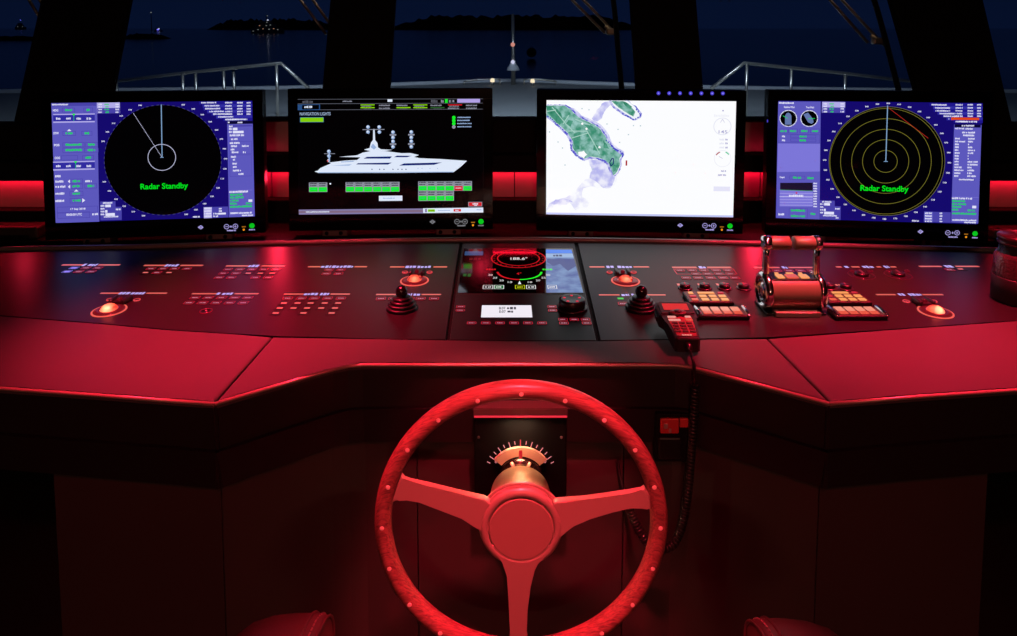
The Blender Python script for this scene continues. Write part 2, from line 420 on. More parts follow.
ZF0 = EYE-.687; ZF1 = DESK-.013
ZB0 = EYE-.757
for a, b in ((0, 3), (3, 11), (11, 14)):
    MB().add(tube([(p.x, p.y, DESK-.0045) for p in cut(a, b)], .0034, 10), EDGE, True).build('edge_highlight', con)
    m = MB(); wall(m, cut(a, b), ZF0, ZF1, FASC, .02, .008); m.build('fascia', con)
    m = MB(); wall(m, cut(a, b), ZB0, ZF0-.002, FASC, .03, .012, .002); m.build('lower_band', con)
def onrim(px, d):
    """point of the offset rim seen at this pixel column on the row of the band's foot"""
    L = offset(rim, d); best = None
    for i in range(len(L)-1):
        for k in range(60):
            p = L[i]+(L[i+1]-L[i])*(k/60)
            dd = p.y*CP+ (EYE-.9)*SP
            x = 508.5+F*p.x/dd
            if best is None or abs(x-px) < best[0]: best = (abs(x-px), i, p)
    return best[1], best[2]
cuts = [47.5, 217, 415, 625, 823, 995]
dl = .028; LL = offset(rim, dl)
for a, b in zip(cuts[:-1], cuts[1:]):
    ia, pa = onrim(a, dl); ib, pb = onrim(b, dl)
    line = [pa]+[p for p in LL[ia+1:ib+1] if (p-pa).length > .02 and (p-pb).length > .02]+[pb]
    e = (line[1]-line[0]).normalized()*.0012; line[0] = line[0]+e
    e = (line[-1]-line[-2]).normalized()*.0012; line[-1] = line[-1]-e
    m = MB(); wall(m, line, .06, ZB0-.002, LOWER, .02); m.build('front_panel', con)
# carcass behind the panels and deck under the glass
ia, pa = onrim(47.5, dl+.03); ib, pb = onrim(995, dl+.03)
LL2 = offset(rim, dl+.03)
plan = [tuple(pa)]+[tuple(p) for p in LL2[ia+1:ib+1]]+[tuple(pb), (pb.x, 1.9), (pa.x, 1.9)]
MB().add(prism(plan, .02, ZB0+.03), MATT).build('carcass', con)
deck = [D2(*p) for p in ((-140, 259), (0, 251.5), (130, 249), (300, 244.5), (500, 241.5), (700, 244), (880, 249), (1017, 253), (1150, 259))]
under = [(p[0], p[1]+.03) for p in deck]+[tuple(p) for p in offset(rim, .02)][::-1]
MB().add(prism(under, DESK-.06, DESK-.0135), MATT).build('deck_board', con)
front_in = [D2(*p) for p in PF+PFc[1:]+PFr[1:]]
MB().add(prism([(p[0], p[1]+.02) for p in deck]+front_in[::-1], DESK-.0134, DESK-.007), MATT).build('panel_bed', con)
# raised trim along the back of the glass
tl = [Vector((p[0], p[1]+.012, DESK+.002)) for p in deck]
MB().add(tube(smooth_path(tl, 4), .0075, 8), mat('trim_satin', (130, 118, 118), .4, .3), True).build('rear_trim', con)

# ------------------------------------------------------------------ control panels of black glass
ZP = DESK - .001
def deckpt(px):   # rear rim of the glass at a pixel column
    P = ((-140, 259), (0, 251.5), (130, 249), (300, 244.5), (500, 241.5), (700, 244), (880, 249), (1017, 253), (1150, 259))
    for (x0, y0), (x1, y1) in zip(P[:-1], P[1:]):
        if x0 <= px <= x1: return (px, y0+(y1-y0)*(px-x0)/(x1-x0))
def rear(x0, x1): return [deckpt(x0)]+[q for q in ((0, 251.5), (130, 249), (300, 244.5), (500, 241.5), (700, 244), (880, 249), (1017, 253)) if x0 < q[0] < x1]+[deckpt(x1)]
def mkpanel(name, pts, label, cat='control panel', mtl=PANEL):
    poly = [D2(px, py, ZP) for px, py in pts]
    c = Vector((sum(p[0] for p in poly)/len(poly), sum(p[1] for p in poly)/len(poly), ZP))
    t = thing(name, label, cat, c, 'control panels set in the console')
    MB().add(prism(shrink(poly, .0022), ZP-.006, ZP, .0012, 2), mtl).build('panel_plate', t)
    return t
pl = mkpanel('control_panel', rear(-140, 460.5)+[(446.5, 340)]+[(360, 338.6), (272.5, 336.3), (240, 334.4), (167, 329.8), (100, 323.6), (0, 315.8), (-140, 306.3)], 'long black glass control panel on the console left of the central display tile')
pc = mkpanel('control_panel', rear(462, 575)+[(597.5, 341), (520, 340.9), (448.5, 340.1)], 'narrow black central control panel with map display and small lit readout')
pr = mkpanel('control_panel', rear(577, 1150)+[(1150, 311.3), (1017, 320.8), (880, 330.4), (767, 337.8), (677, 339.4), (599.5, 340.9)], 'long black glass control panel on the console right of the central display tile')

OR = emit('legend_orange', (222, 98, 90)); VI = emit('legend_violet', (190, 170, 245)); RF = emit('legend_red', (228, 36, 66))
PK = emit('legend_pink', (222, 128, 150)); DR = emit('legend_dim_red', (120, 10, 26)); LIT = emit('legend_lit_blue', (150, 130, 250)); SAL = emit('legend_salmon', (236, 110, 105))
GRN = emit('legend_green', (60, 190, 60))
X_, Y_, Z_ = Vector((1, 0, 0)), Vector((0, 1, 0)), Vector((0, 0, 1))
def desk_draw(mb, h=.0): return Draw(Vector((0, 1.5, ZP+h)), X_, Y_, Z_, mb, .0003, .000008)
def strip(parent, x0, x1, y, words):
    mb = MB(); d = desk_draw(mb); g0 = words[0][0]; 
    segs = []; x = x0
    for a, b in words:
        if a-1.5 > x: segs.append((x, a-1.5))
        x = b+1.5
    if x < x1: segs.append((x, x1))
    for a, b in segs: d.rect(a, y-.62, b, y+.62, OR)
    for a, b in words: d.blur(a, b, y, 2.2, VI)
    p = onz((x0+x1)/2, y, ZP); return mb.build('title_strip', parent, p)
def button(parent, px, py, kind='k', w=.021, h=.0165):
    """a touch key: k framed with a legend, s plain lit key, b lit blue key"""
    c = onz(px, py, ZP+.0008); mb = MB()
    mb.add(rbox(w+.002, h+.002, .0008, .0002, 1, c=(c.x, c.y, ZP+.0004)), PANEL)
    d = Draw(c, X_, Y_, Z_, mb, .0001, .000008)
    def sr(x0, y0, x1, y1, m): d.srect(x0*w/2, y0*h/2, x1*w/2, y1*h/2, m)
    if kind == 's':
        sr(-.6, -.42, .6, .42, SAL)
    else:
        fm = LIT if kind == 'b' else RF
        t = .10
        for q in ((-.8, .85, .8, 1), (-.8, -1, .8, -.85), (-1, -.8, -1+t, .8), (1-t, -.8, 1, .8)): sr(*q, fm)
        for sx in (-1, 1):
            for sy in (-1, 1):
                a = d.W(sx*w/2, sy*.8*h/2); b = d.W(sx*.8*w/2, sy*h/2); e = d.W(sx*.8*w/2, sy*.85*h/2); g = d.W(sx*(1-t)*w/2, sy*.8*h/2)
                q = [a, b, e, g]
                if (q[1]-q[0]).cross(q[2]-q[0]).z < 0: q = q[::-1]
                mb.add((q, [[0, 1, 2, 3]]), fm)
        d.layer()
        if kind == 'd': sr(-.78, -.7, .78, .7, DR); d.layer()
        lm = LIT if kind == 'b' else PK
        x = -.62
        while x < .6:
            e = min(.62, x+random.uniform(.16, .34)); sr(x, -.30, e, .30, lm); x = e+random.uniform(.08, .14)
        if kind == 'b': d.layer(); sr(-.7, -.55, .7, .55, LIT)
    return mb.build('button', parent, c)
L_ = pl
strip(L_, 62, 120, 265, [(85, 97)])
for x, y, k in ((74, 267.9, 'b'), (86, 267.9, 'k'), (98, 267.9, 'k'), (67, 271.6, 'b'), (78.7, 271.6, 'k'), (91, 271.6, 'k')): button(L_, x, y, k)
strip(L_, 144, 203, 265.5, [(167, 179)])
for x, y, k in ((151, 268.6, 'k'), (163, 268.6, 'k'), (174.7, 268.6, 'k'), (187, 268.6, 'k'), (145.5, 272.5, 's'), (157, 272.5, 'k'), (169, 272.5, 's')): button(L_, x, y, k)
strip(L_, 226, 285, 266, [(250, 260)])
for x, y, k in ((228, 269.3, 'k'), (240, 269.3, 'k'), (252, 269.3, 'd'), (263.7, 269.3, 'k'), (276, 269.3, 'k'), (223.5, 273.2, 'k'), (236, 273.2, 'k'), (248.3, 273.2, 's'), (260.3, 273.2, 's'), (272.2, 273.2, 's'),
                (219, 277.4, 'k'), (231.3, 277.4, 'k'), (255.7, 277.4, 'k'), (268, 277.4, 'k')): button(L_, x, y, k)
strip(L_, 308, 367, 266.8, [(322, 331), (333, 339), (341, 353)])
for x, y in ((329, 269.8), (341, 269.8), (326.3, 273.6), (338.6, 273.6)): button(L_, x, y)
strip(L_, 390, 447, 267, [(406, 416), (418, 432)])
strip(L_, 100.5, 167, 293.3, [(121, 131), (133, 145)])
strip(L_, 192, 258.5, 293.8, [(218, 233)])
for x, y in ((195, 297.6), (208.3, 297.6), (221.7, 297.6), (234.7, 297.6), (248, 297.6), (189, 302.7), (202.6, 302.7), (216, 302.7), (229.6, 302.7), (243.4, 302.7)): button(L_, x, y)
strip(L_, 284, 350, 294.2, [(305, 319), (321, 329)])
for x, y, k in [(x, 298.2, 'k') for x in (287.8, 301.3, 314.5, 327.6, 341)]+[(x, 303, 's') for x in (284, 297.6, 310.6, 324.7, 338.2)]+[(x, 308, 's') for x in (279.7, 293.4, 307, 321.2, 335)]+[(x, 313, 's') for x in (275.7, 303.4, 331.7)]: button(L_, x, y, k)
strip(L_, 376, 441, 294.6, [(407, 412), (414, 420)])
for x in (381, 393.3, 409.5, 420.7, 434): button(L_, x, 298.5)
# a small round socket in the glass
so = thing('panel_socket', 'small round black socket with red rim in the left glass panel', 'socket', onz(206, 311.5, ZP))
c = onz(206, 311.5, ZP)
MB().add(lathe([(.0115, 0), (.0115, .0015), (.009, .0022), (.0075, .0012), (.0075, .0004)], 24), RUBBER, True, Matrix.Translation(c)).build('socket_body', so)
MB().add(torus(.0122, .0011, 28, 6), emit('ring_dim', (150, 12, 34)), True, Matrix.Translation(c+Z_*.0012)).build('ring', so)
R_ = pr
strip(R_, 589.5, 649, 267, [(606, 615), (617, 632)])
strip(R_, 599, 665.5, 295, [(621, 629), (631, 637)])
button(R_, 623, 303.6)
mb = MB(); d = desk_draw(mb); d.rect(617.5, 297.7, 623.5, 299.4, GRN); mb.build('indicator', R_, onz(620.5, 298.5, ZP))
strip(R_, 672, 731, 267.4, [(698, 705.5)])
for x, y in [(x, 270.2) for x in (680, 692, 703.8, 716, 727.8)]+[(x, 273.8) for x in (696, 707.5, 719, 730.5)]+[(x, 277.7) for x in (686, 698, 710.6, 723, 735)]: button(R_, x, y)
mb = MB(); d = desk_draw(mb)
for q in ((673.5, 268.8, 733, 268.8), (673.5, 269, 677, 274.2), (677, 274.2, 737, 274.2), (737, 274.2, 733, 268.8)): d.line(*q, RF, .0016)
mb.build('outline', R_, onz(705, 271.5, ZP))
for x, w in ((683, 6.5), (702, 5), (720.5, 5), (740.2, 3.6)):
    mb = MB(); d = desk_draw(mb); d.blur(x-w, x+w, 284.6, 1.9, SAL); mb.build('legend', R_, onz(x, 284.6, ZP))
strip(R_, 754, 813, 267.6, [(781, 787)])
for x, y in [(x, 270.6) for x in (766, 777, 789, 800.5, 812)]+[(x, 274.4) for x in (769, 780.5, 792, 804, 816)]: button(R_, x, y)
strip(R_, 836, 896, 267, [(843, 850), (861, 875), (882.5, 889)])
strip(R_, 919, 979, 266.5, [(943, 954)])
button(R_, 949.5, 269.6); button(R_, 960.5, 269, 's')
strip(R_, 876, 943, 294.7, [(897, 905), (907, 921)])
mb = MB(); d = desk_draw(mb); d.blur(834, 843, 284.9, 1.9, SAL); mb.build('legend', R_, onz(838.5, 285, ZP))

# central tile
mb = MB(); tile = [(463.9, 248.2), (572.6, 248.8), (584, 293.2), (457.8, 293.2)]
pts = [onz(*p, ZP) for p in tile]; cc = sum(pts, Vector())/4
mb.add(prism([(p.x, p.y) for p in pts], ZP-.001, ZP+.0006), GLOSS)
d = Draw(Vector((cc.x, cc.y, ZP+.0006)), X_, Y_, Z_, mb, .0001, .000008)
cR = emit('gauge_red', (196, 24, 34)); cG = emit('gauge_green', (30, 225, 40)); cW = emit('gauge_white', (225, 225, 225)); cB = emit('map_header', (60, 120, 200)); cY = emit('gauge_yellow', (190, 200, 20))
MAPM = emit_noise('map_blue', (34, 66, 140), (96, 128, 178), 26, .35, .65)
d.poly([(546, 249.6), (571.4, 249.8), (583.2, 292.6), (546.4, 292.6)], MAPM)
d.poly([(546, 249.6), (571.4, 249.8), (572.5, 253.3), (546, 253.3)], emit('map_top', (20, 110, 225)))
d.poly([(546, 253.6), (572.6, 253.6), (573.8, 257.6), (546, 257.6)], emit('map_bar', (135, 165, 205)))
d.blur(553, 563, 255.6, 1.8, emit('map_ink', (30, 40, 80)))
d.poly([(547, 259), (574, 259), (576, 266), (568, 271), (560, 264), (553, 266), (547, 262)], emit('map_deep', (16, 44, 120)))
d.poly([(465, 251.4), (483.4, 251.4), (483, 255.4), (464.4, 255.4)], emit('tile_blue', (34, 74, 118)))
d.blur(469.5, 482, 258.9, 2.2, emit('tile_darkred', (80, 10, 20))); d.blur(463.5, 471, 275, 3.2, emit('tile_dim_green', (6, 84, 30)))
d.disc(518.5, 258.3, 27.5, cR, r_in=26.2); d.disc(518.5, 258.3, 21.5, cR, r_in=20.4)
for k in range(24):
    a = 2*pi*k/24; cx, cy = d.st(518.5, 258.3); ex, _ = d.st(546, 258.3); R = abs(ex-cx)
    q = [d.W(cx+R*f*math.cos(a+s), cy+R*f*math.sin(a+s)) for f, s in ((.86, -.02), (.92, -.02), (.92, .02), (.86, .02))]; mb.add((q, [[0, 1, 2, 3]]), cR)
d.text('188.6\u00b0', 510.5, 527.5, 258.6, cW, .01, 2.6)
d.blur(486, 496, 269.5, 1.5, cR); d.blur(542.5, 552.5, 269.5, 1.5, cG)
d.disc(519.5, 271.5, 23, cR, 40, pi*1.02, 1.5*pi, 20.8); d.disc(519.5, 271.5, 23, cG, 40, 1.5*pi, pi*1.98, 20.8)
for t, x, y in (('30', 490.5, 275), ('25', 495, 277.8), ('20', 501.5, 280.5), ('10', 510, 282.2), ('10', 530, 282.2), ('20', 538, 280.5), ('25', 543.5, 277.8), ('30', 548, 275)): d.text(t, x-2.2, x+2.2, y, cW, 0, 1.7)
d.text('4\u00b0', 516.5, 521.5, 273.6, cR, .01, 2.2)
d.poly([(519.6, 280.8), (521.3, 284.2), (517.9, 284.2)], cW)
for x, m, f in ((488, cW, None), (499, cW, emit('key_fill_green', (10, 110, 50))), (520, cY, None), (531, cW, None), (552.3, cW, None)):
    if f: d.rect(x-4.4, 285.6, x+4.4, 288.6, f)
    d.frame(x-5, 285.2, x+5, 289, m, .0016); d.blur(x-3, x+3, 287.1, 1.3, m)
mb.build('map_display', pc, cc)
# lit readout with keys
mb = MB(); q = [onz(*p, ZP) for p in ((481.3, 304.8), (531.8, 304.8), (533.2, 318), (480.2, 318))]
mb.add(prism([(p.x, p.y) for p in q], ZP-.001, ZP+.0012, .0005, 1), BLACK)
d = Draw(Vector((q[0].x, q[0].y, ZP+.0012)), X_, Y_, Z_, mb, .0001, .000008)
LCD = emit('readout_white', (242, 236, 245)); INK = emit('readout_ink', (70, 66, 80)); d.poly([(482, 305.3), (531.2, 305.3), (532.4, 317.4), (481, 317.4)], LCD)
d.text('B:07', 499, 505.5, 308.2, INK, .02, 2.6); d.blur(507, 516, 308.2, 2.4, INK); d.text('E:07', 499.3, 505.8, 311.6, INK, .02, 2.6); d.blur(507.5, 513, 311.6, 2.2, INK)
mb.build('readout', pc, onz(506, 311, ZP))
for x, y in ((460.6, 306.6), (460.2, 310.2), (552, 306.6), (552.6, 310.2), (563, 319.4), (574.3, 319.4), (585.5, 319.4), (564, 323), (586.6, 323), (471.6, 322.9), (542, 322.9)): button(pc, x, y, w=.0185, h=.013)
for x in (485.7, 500, 514, 528): 
    b = button(pc, x, 322.9, w=.0185, h=.013)
# seam between the display and the lower part of the tile
mb = MB(); d = desk_draw(mb); d.line(456.8, 294.4, 584.8, 294.4, mat('seam', (60, 40, 42), .5), .002); mb.build('seam', pc, onz(520, 294.4, ZP))
# rotary wheel
kc = onz(572, 308.5, ZP); k = thing('rotary_controller', 'round black jog knob with red lit dots on the central panel', 'knob', kc)
M = Matrix.Translation(kc)
MB().add(lathe([(.033, 0), (.033, .004), (.030, .005)], 40), RUBBER, True, M).build('base_ring', k)
MB().add(lathe([(.0285, .005), (.0285, .020), (.0265, .0225), (.020, .0218), (0, .0215)], 40), RUBBER, True, M).build('cap', k)
for j in range(5):
    a = 2*pi*j/5+.3; MB().add(lathe([(.0032, 0), (.0032, .0006), (0, .0008)], 12), RF, True, Matrix.Translation(kc+Vector((.017*math.cos(a), .017*math.sin(a), .0215)))).build('lit_dot', k, kc+Vector((.017*math.cos(a), .017*math.sin(a), .0215)))

# ------------------------------------------------------------------ trackballs
def ballmat(name):
    """milky ball: a thin shell that lets the lamp inside shine through"""
    m = bpy.data.materials.new(name); m.use_nodes = True; nt = m.node_tree; nt.nodes.clear(); N = nt.nodes.new
    o = N('ShaderNodeOutputMaterial'); mx = N('ShaderNodeMixShader'); tl = N('ShaderNodeBsdfTranslucent'); g = N('ShaderNodeBsdfGlossy')
    tl.inputs['Color'].default_value = (.95, .55, .45, 1); g.inputs['Roughness'].default_value = .15; mx.inputs['Fac'].default_value = .05
    nt.links.new(tl.outputs[0], mx.inputs[1]); nt.links.new(g.outputs[0], mx.inputs[2]); nt.links.new(mx.outputs[0], o.inputs['Surface']); return m
BALL = ballmat('milky_ball'); BALL2 = BALL
RING = emit('ring_lit', (240, 96, 84)); RINGB = emit('ring_small', (222, 70, 76))
def trackball(px, py, b1, b2, label, big=True):
    c = onz(px, py, ZP); t = thing('trackball', label, 'trackball', c, 'lit trackballs in the console')
    R = .034; M = Matrix.Translation(c)
    MB().add(lathe([(R, 0), (R, .0014), (R-.002, .0018), (R-.0035, .0014), (R-.0035, 0)], 48), RING, True, M).build('bezel_ring', t, c)
    MB().add(lathe([(R-.003, .0002), (R-.004, .0022), (.021, .0045), (.019, .004)], 48), emit('collar_glow', (118, 14, 24)), True, M).build('collar', t, c)
    rb = .0195; prof = [(rb*math.cos(a), -.0045+rb*math.sin(a)) for a in [.25+(pi/2-.25)*i/12 for i in range(13)]]; prof[-1] = (0, prof[-1][1])
    MB().add(lathe(prof, 40), BALL if big else BALL2, True, M).build('ball', t, c)
    pt = bpy.data.lights.new('trackball_lamp', 'POINT'); pt.energy = .019 if big else .007; pt.color = (1, .20, .12); pt.shadow_soft_size = .002
    po = bpy.data.objects.new('trackball_lamp', pt); C.objects.link(po); po.location = Vector((.001, -.0085, .0062)); po.parent = t
    # cradle with two prongs behind the ball
    mb = MB(); mb.add(rbox(.034, .030, .007, .002, c=(c.x, c.y+.043, ZP+.0035)), RUBBER)
    for s in (-1, 1): mb.add(rbox(.008, .034, .012, .0025, c=(c.x+s*.014, c.y+.043, ZP+.006)), RUBBER, True)
    mb.build('cradle', t, c+Y_*.043)
    MB().add(rbox(.010, .012, .013, .003, c=(c.x, c.y+.040, ZP+.0065)), emit('cradle_lamp', (96, 6, 18)), True).build('pilot_light', t, c+Y_*.04)
    for q in (b1, b2):
        p = onz(*q, ZP); MB().add(torus(.0062, .0014, 24, 6), RINGB, True, Matrix.Translation(p+Z_*.001)).add(lathe([(.0055, 0), (.0055, .0016), (0, .002)], 20), RUBBER, True, Matrix.Translation(p)).build('ring_button', t, p)
    return t
trackball(109.2, 310.6, (110, 300), (137, 300.2), 'large brightly lit trackball near the front rim of the left panel, leftmost of four')
trackball(414.5, 281, (405, 272.6), (429.5, 272.6), 'lit red trackball behind the ribbed joystick on the left of the central tile', False)
trackball(625.5, 281.2, (609.6, 272.6), (633.6, 272.6), 'lit red trackball behind the ribbed joystick beside the handset', False)
trackball(935.5, 312.2, (906.2, 301.6), (933.6, 301.6), 'large brightly lit trackball right of the throttle near the glass jar')
for x, y, lab in ((861.4, 275, 'round dim red ring dial behind the throttle, nearer to the throttle'), (898, 275, 'round dim red ring dial behind the throttle, farther from the throttle')):
    c = onz(x, y, ZP); t = thing('ring_dial', lab, 'dial', c, 'dim ring dials'); M = Matrix.Translation(c)
    MB().add(torus(.030, .0009, 40, 6), emit('ring_dim2', (112, 10, 28)), True, M).build('ring', t, c)
    MB().add(torus(.018, .0008, 36, 6), emit('ring_dim2', (112, 10, 28)), True, M).build('ring', t, c)
    MB().add(lathe([(.016, 0), (.016, .006), (.013, .008), (0, .008)], 28), RUBBER, True, M).build('knob', t, c)
    MB().add(rbox(.004, .020, .002, .0006, c=(c.x, c.y, ZP+.009)), emit('ring_ptr', (150, 30, 50))).build('pointer', t, c)
    for s in (-1, 1):
        p = onz(x+s*9, y-3.6, ZP); MB().add(torus(.0055, .001, 20, 6), emit('ring_dim2', (112, 10, 28)), True, Matrix.Translation(p+Z_*.001)).build('ring_button', t, p)

# ------------------------------------------------------------------ joysticks
def joystick(px, py, label, dx=0, dy=0):
    c = onz(px, py, ZP); t = thing('joystick', label, 'joystick', c, 'ribbed joysticks'); M = Matrix.Translation(c)
    prof = [(.0335, 0)]
    for R, z in ((.0335, .0045), (.030, .0115), (.0255, .0180), (.0195, .0240)):
        for k in range(7):
            a = -pi/2+pi*k/6; prof.append((R-.0032+.0034*math.cos(a), z+.0030*math.sin(a)))
        prof.append((R-.0065, z+.0034))
    prof += [(.010, .028), (.0075, .030), (.0075, .032)]
    MB().add(lathe(prof, 36), RUBBER, True, M).build('gaiter', t, c)
    rb = .0130; bp = [(.006, .026)]+[(rb*math.cos(a), .0375+rb*1.08*math.sin(a)) for a in [-pi/2+.5+(pi-.5)*i/14 for i in range(15)]]; bp[-1] = (0, bp[-1][1])
    MB().add(lathe(bp, 28), mat('knob_black', (16, 12, 13), .2, spec=.6), True, Matrix.Translation(c+Vector((dx, dy, 0)))).build('knob', t, c)
joystick(401.8, 308.6, 'black ribbed joystick on the left panel beside the central tile')
joystick(641, 308.6, 'black ribbed joystick between the central tile and the handset')

# ------------------------------------------------------------------ throttle
tc_ = onz(795, 310, ZP); TX, TY = tc_.x, onz(795, 318, ZP).y+.045
th = thing('throttle_lever', 'chrome twin lever engine throttle with split copper toned hand grip', 'throttle', (TX, TY, ZP))
ZC = DESK+.040; R = .0365; XL = TX-.058; XR = TX+.040
MB().add(rbox(XR-XL-.004, .024, .010, .0015, c=((XL+XR)/2, TY-.033, DESK+.005)), mat('base_plate_metal', (150, 135, 128), .35, .8)).build('base_plate', th)
MB().add(rbox(.125, .07, .004, .001, c=((XL+XR)/2, TY, DESK+.002)), BLACK).build('foot', th)
RX = Matrix.Translation((XL, TY, ZC)) @ Matrix.Rotation(pi/2, 4, 'Y')
# drum: round at the front, flat key shelf on top
pr_ = []
for i in range(40):
    a = math.radians(62)+2*pi*(i/40)
    pr_.append(a)
def drum(x0, x1, R, m, name, n=48):
    vs = []; fs = []
    for x in (x0, x1):
        for i in range(n):
            a = 2*pi*i/n; y, z = R*math.cos(a), R*math.sin(a)
            z = min(z, R*.80)
            vs.append((x, TY+y, ZC+z))
    for i in range(n): j = (i+1) % n; fs.append((i, n+i, n+j, j))
    fs.append(tuple(range(n))); fs.append(tuple(n+i for i in range(n))[::-1])
    return MB().add((vs, fs), m, True)
db = drum(XL, XR, R, BRUSH, 'drum').build('drum', th)
md = db.modifiers.new('es', 'EDGE_SPLIT'); md.split_angle = math.radians(35)
# key shelf on top
mb = MB(); zs = ZC+R*.80
mb.add(rbox(XR-XL-.004, .042, .003, .0008, c=((XL+XR)/2, TY, zs+.0015)), BLACK)
mb.build('key_shelf', th)
YE = emit('key_yellow', (248, 158, 92)); YO = emit('key_orange', (228, 88, 66)); YW = emit('key_pale', (240, 146, 122)); YR = emit('key_red', (200, 40, 56))
W_ = XR-XL-.014
for a, b, m in ((.10, .28, YE), (.34, .63, YO), (.69, .90, YE)):
    x0 = XL+.007+W_*a; x1 = XL+.007+W_*b
    MB().add(rbox(x1-x0, .020, .003, .0008, c=((x0+x1)/2, TY-.006, zs+.0042)), m).build('key', th)
for a in (.19, .48, .57, .8):
    MB().add(rbox(.008, .006, .002, .0006, c=(XL+.007+W_*a, TY+.013, zs+.004)), YE).build('pilot_light', th)
# chrome end caps with ring faces
for s, x in ((-1, XL), (1, XR)):
    q = [(R*.99, 0), (R*1.09, .002), (R*1.10, .008), (R*1.02, .014), (R*.88, .0165), (R*.80, .0150), (R*.78, .011), (R*.45, .011), (R*.42, .013), (R*.18, .0135), (0, .0135)]
    M = Matrix.Translation((x, TY, ZC)) @ Matrix.Rotation(s*pi/2, 4, 'Y')
    MB().add(lathe(q, 48), CHROME, True, M).build('end_cap', th)
    for k in range(8):
        a = 2*pi*k/8
        MB().add(lathe([(.0022, .010), (.0022, .0135), (0, .014)], 10), CHROME, True, M @ Matrix.Translation((R*.62*math.cos(a), R*.62*math.sin(a), .0))).build('bolt', th)
# arms and split grip
ZG = EYE - (247-28)/F*TY
for s, x, x1 in ((-1, XL-.006, (XL+XR)/2-.0025), (1, XR+.004, (XL+XR)/2)):
    pts = [(ZC+R*.2, .011), (ZC+R*.9, .0095), (ZG-.03, .0085), (ZG+.004, .010)]
    prof = [(TY-w, z) for z, w in pts]+[(TY+w, z) for z, w in pts[::-1]]
    vs = []; 
    for xx in (x-.0045, x+.0045): vs += [(xx, y, z) for y, z in prof]
    n = len(prof); bm = bmesh.new(); V = [bm.verts.new(p) for p in vs]
    bm.faces.new(V[:n][::-1]); bm.faces.new(V[n:])
    for i in range(n): bm.faces.new((V[i], V[(i+1) % n], V[n+(i+1) % n], V[n+i]))
    bmesh.ops.recalc_face_normals(bm, faces=bm.faces)
    bmesh.ops.bevel(bm, geom=list(bm.edges), offset=.0022, segments=3, affect='EDGES')
    MB().add(bm_out(bm), CHROME, True).build('lever_arm', th)
    xo = x-s*-.0045 if False else x+s*.0045
    a, b = sorted((xo, x1+s*.0035))
    # grip half: flattened bar along x, rounded
    m4 = []
    rr = .0165
    path = [(a+(b-a)*t, TY, ZG) for t in (0, .02, .5, .98, 1)]
    MB().add(tube(path, [rr*.86, rr, rr, rr, rr*.86], 24, flat=.86), BRUSH, True).build('grip', th)
    MB().add(tube([(xo-s*.012, TY, ZG), (xo-s*.004, TY, ZG), (xo+s*.0015, TY, ZG), (xo+s*.004, TY, ZG)], [rr*1.03, rr*1.06, rr*1.0, rr*.7], 24, flat=.88), CHROME, True).build('grip_collar', th)

# ------------------------------------------------------------------ key pads round the throttle
def keypad(x0, x1, ytop, ybot, style, label):
    """flat raised pad: back rim on row ytop, front rim on row ybot, x0..x1 across the front"""
    H = .009; z = DESK+H
    a = onz(x0, ybot, z); b = onz(x1, ybot, z); c = onz(x0, ytop, z)
    cx = (a.x+b.x)/2; cy = (a.y+c.y)/2; w = b.x-a.x; dp = c.y-a.y
    t = thing('keypad', label, 'keypad', (cx, cy, DESK), 'lit key pads around the throttle')
    MB().add(rbox(w, dp, H, .0025, 2, c=(cx, cy, DESK+H/2)), BLACK).build('body', t)
    MB().add(rbox(w-.004, dp-.006, .0012, .0004, 1, c=(cx, cy, z)), mat('keypad_face', (48, 22, 24), .4)).build('face', t)
    if style == 'grid':
        keys = [(.10, .22, .70, .90, YE), (.30, .72, .72, .88, YE), (.08, .24, .42, .60, YR), (.08, .24, .12, .30, YO),
                (.30, .48, .40, .62, YE), (.52, .70, .40, .62, YE), (.74, .92, .40, .62, YE), (.30, .48, .10, .32, YE), (.52, .70, .10, .32, YE), (.74, .92, .10, .32, YE), (.78, .92, .74, .88, YR)]
        for u0, u1, v0, v1, m in keys:
            MB().add(rbox(w*(u1-u0)*.9, dp*(v1-v0)*.86, .002, .0006, 1, c=(cx-w/2+w*(u0+u1)/2, cy-dp/2+dp*(v0+v1)/2, z+.0016)), m).build('key', t)
    else:
        for k in range(4):
            u0, u1 = .11+.20*k, .11+.20*k+.175
            MB().add(rbox(w*(u1-u0)*.94, dp*.40, .002, .0008, 1, c=(cx-w/2+w*(u0+u1)/2, cy+dp*.22, z+.0016)), YW).build('key', t)
            MB().add(rbox(w*(u1-u0)*.94, dp*.27, .002, .0008, 1, c=(cx-w/2+w*(u0+u1)/2, cy-dp*.18, z+.0016)), YO).build('key', t)
        for s in (-1, 1):
            MB().add(tube([(cx+s*(w/2-.002), cy-dp/2, z-.001), (cx+s*(w/2-.002), cy-dp/2+.004, z+.002), (cx+s*(w/2-.002), cy+dp/2-.004, z+.002), (cx+s*(w/2-.002), cy+dp/2, z-.001)], .0042, 10), CHROME, True).build('side_rail', t)
    return t
keypad(689.5, 734.5, 291.3, 302.4, 'grid', 'tilted pad of yellow lit keys left of the throttle, behind the four wide keys')
keypad(699.5, 750.5, 307.0, 316, 'row', 'pad of four wide pale keys with chrome side rails left of the throttle')
keypad(829, 873, 291, 302.4, 'grid', 'pad of yellow lit keys right of the throttle, behind the four wide keys')
keypad(837, 888.5, 306.8, 316.2, 'row', 'pad of four wide pale keys with chrome side rails right of the throttle')
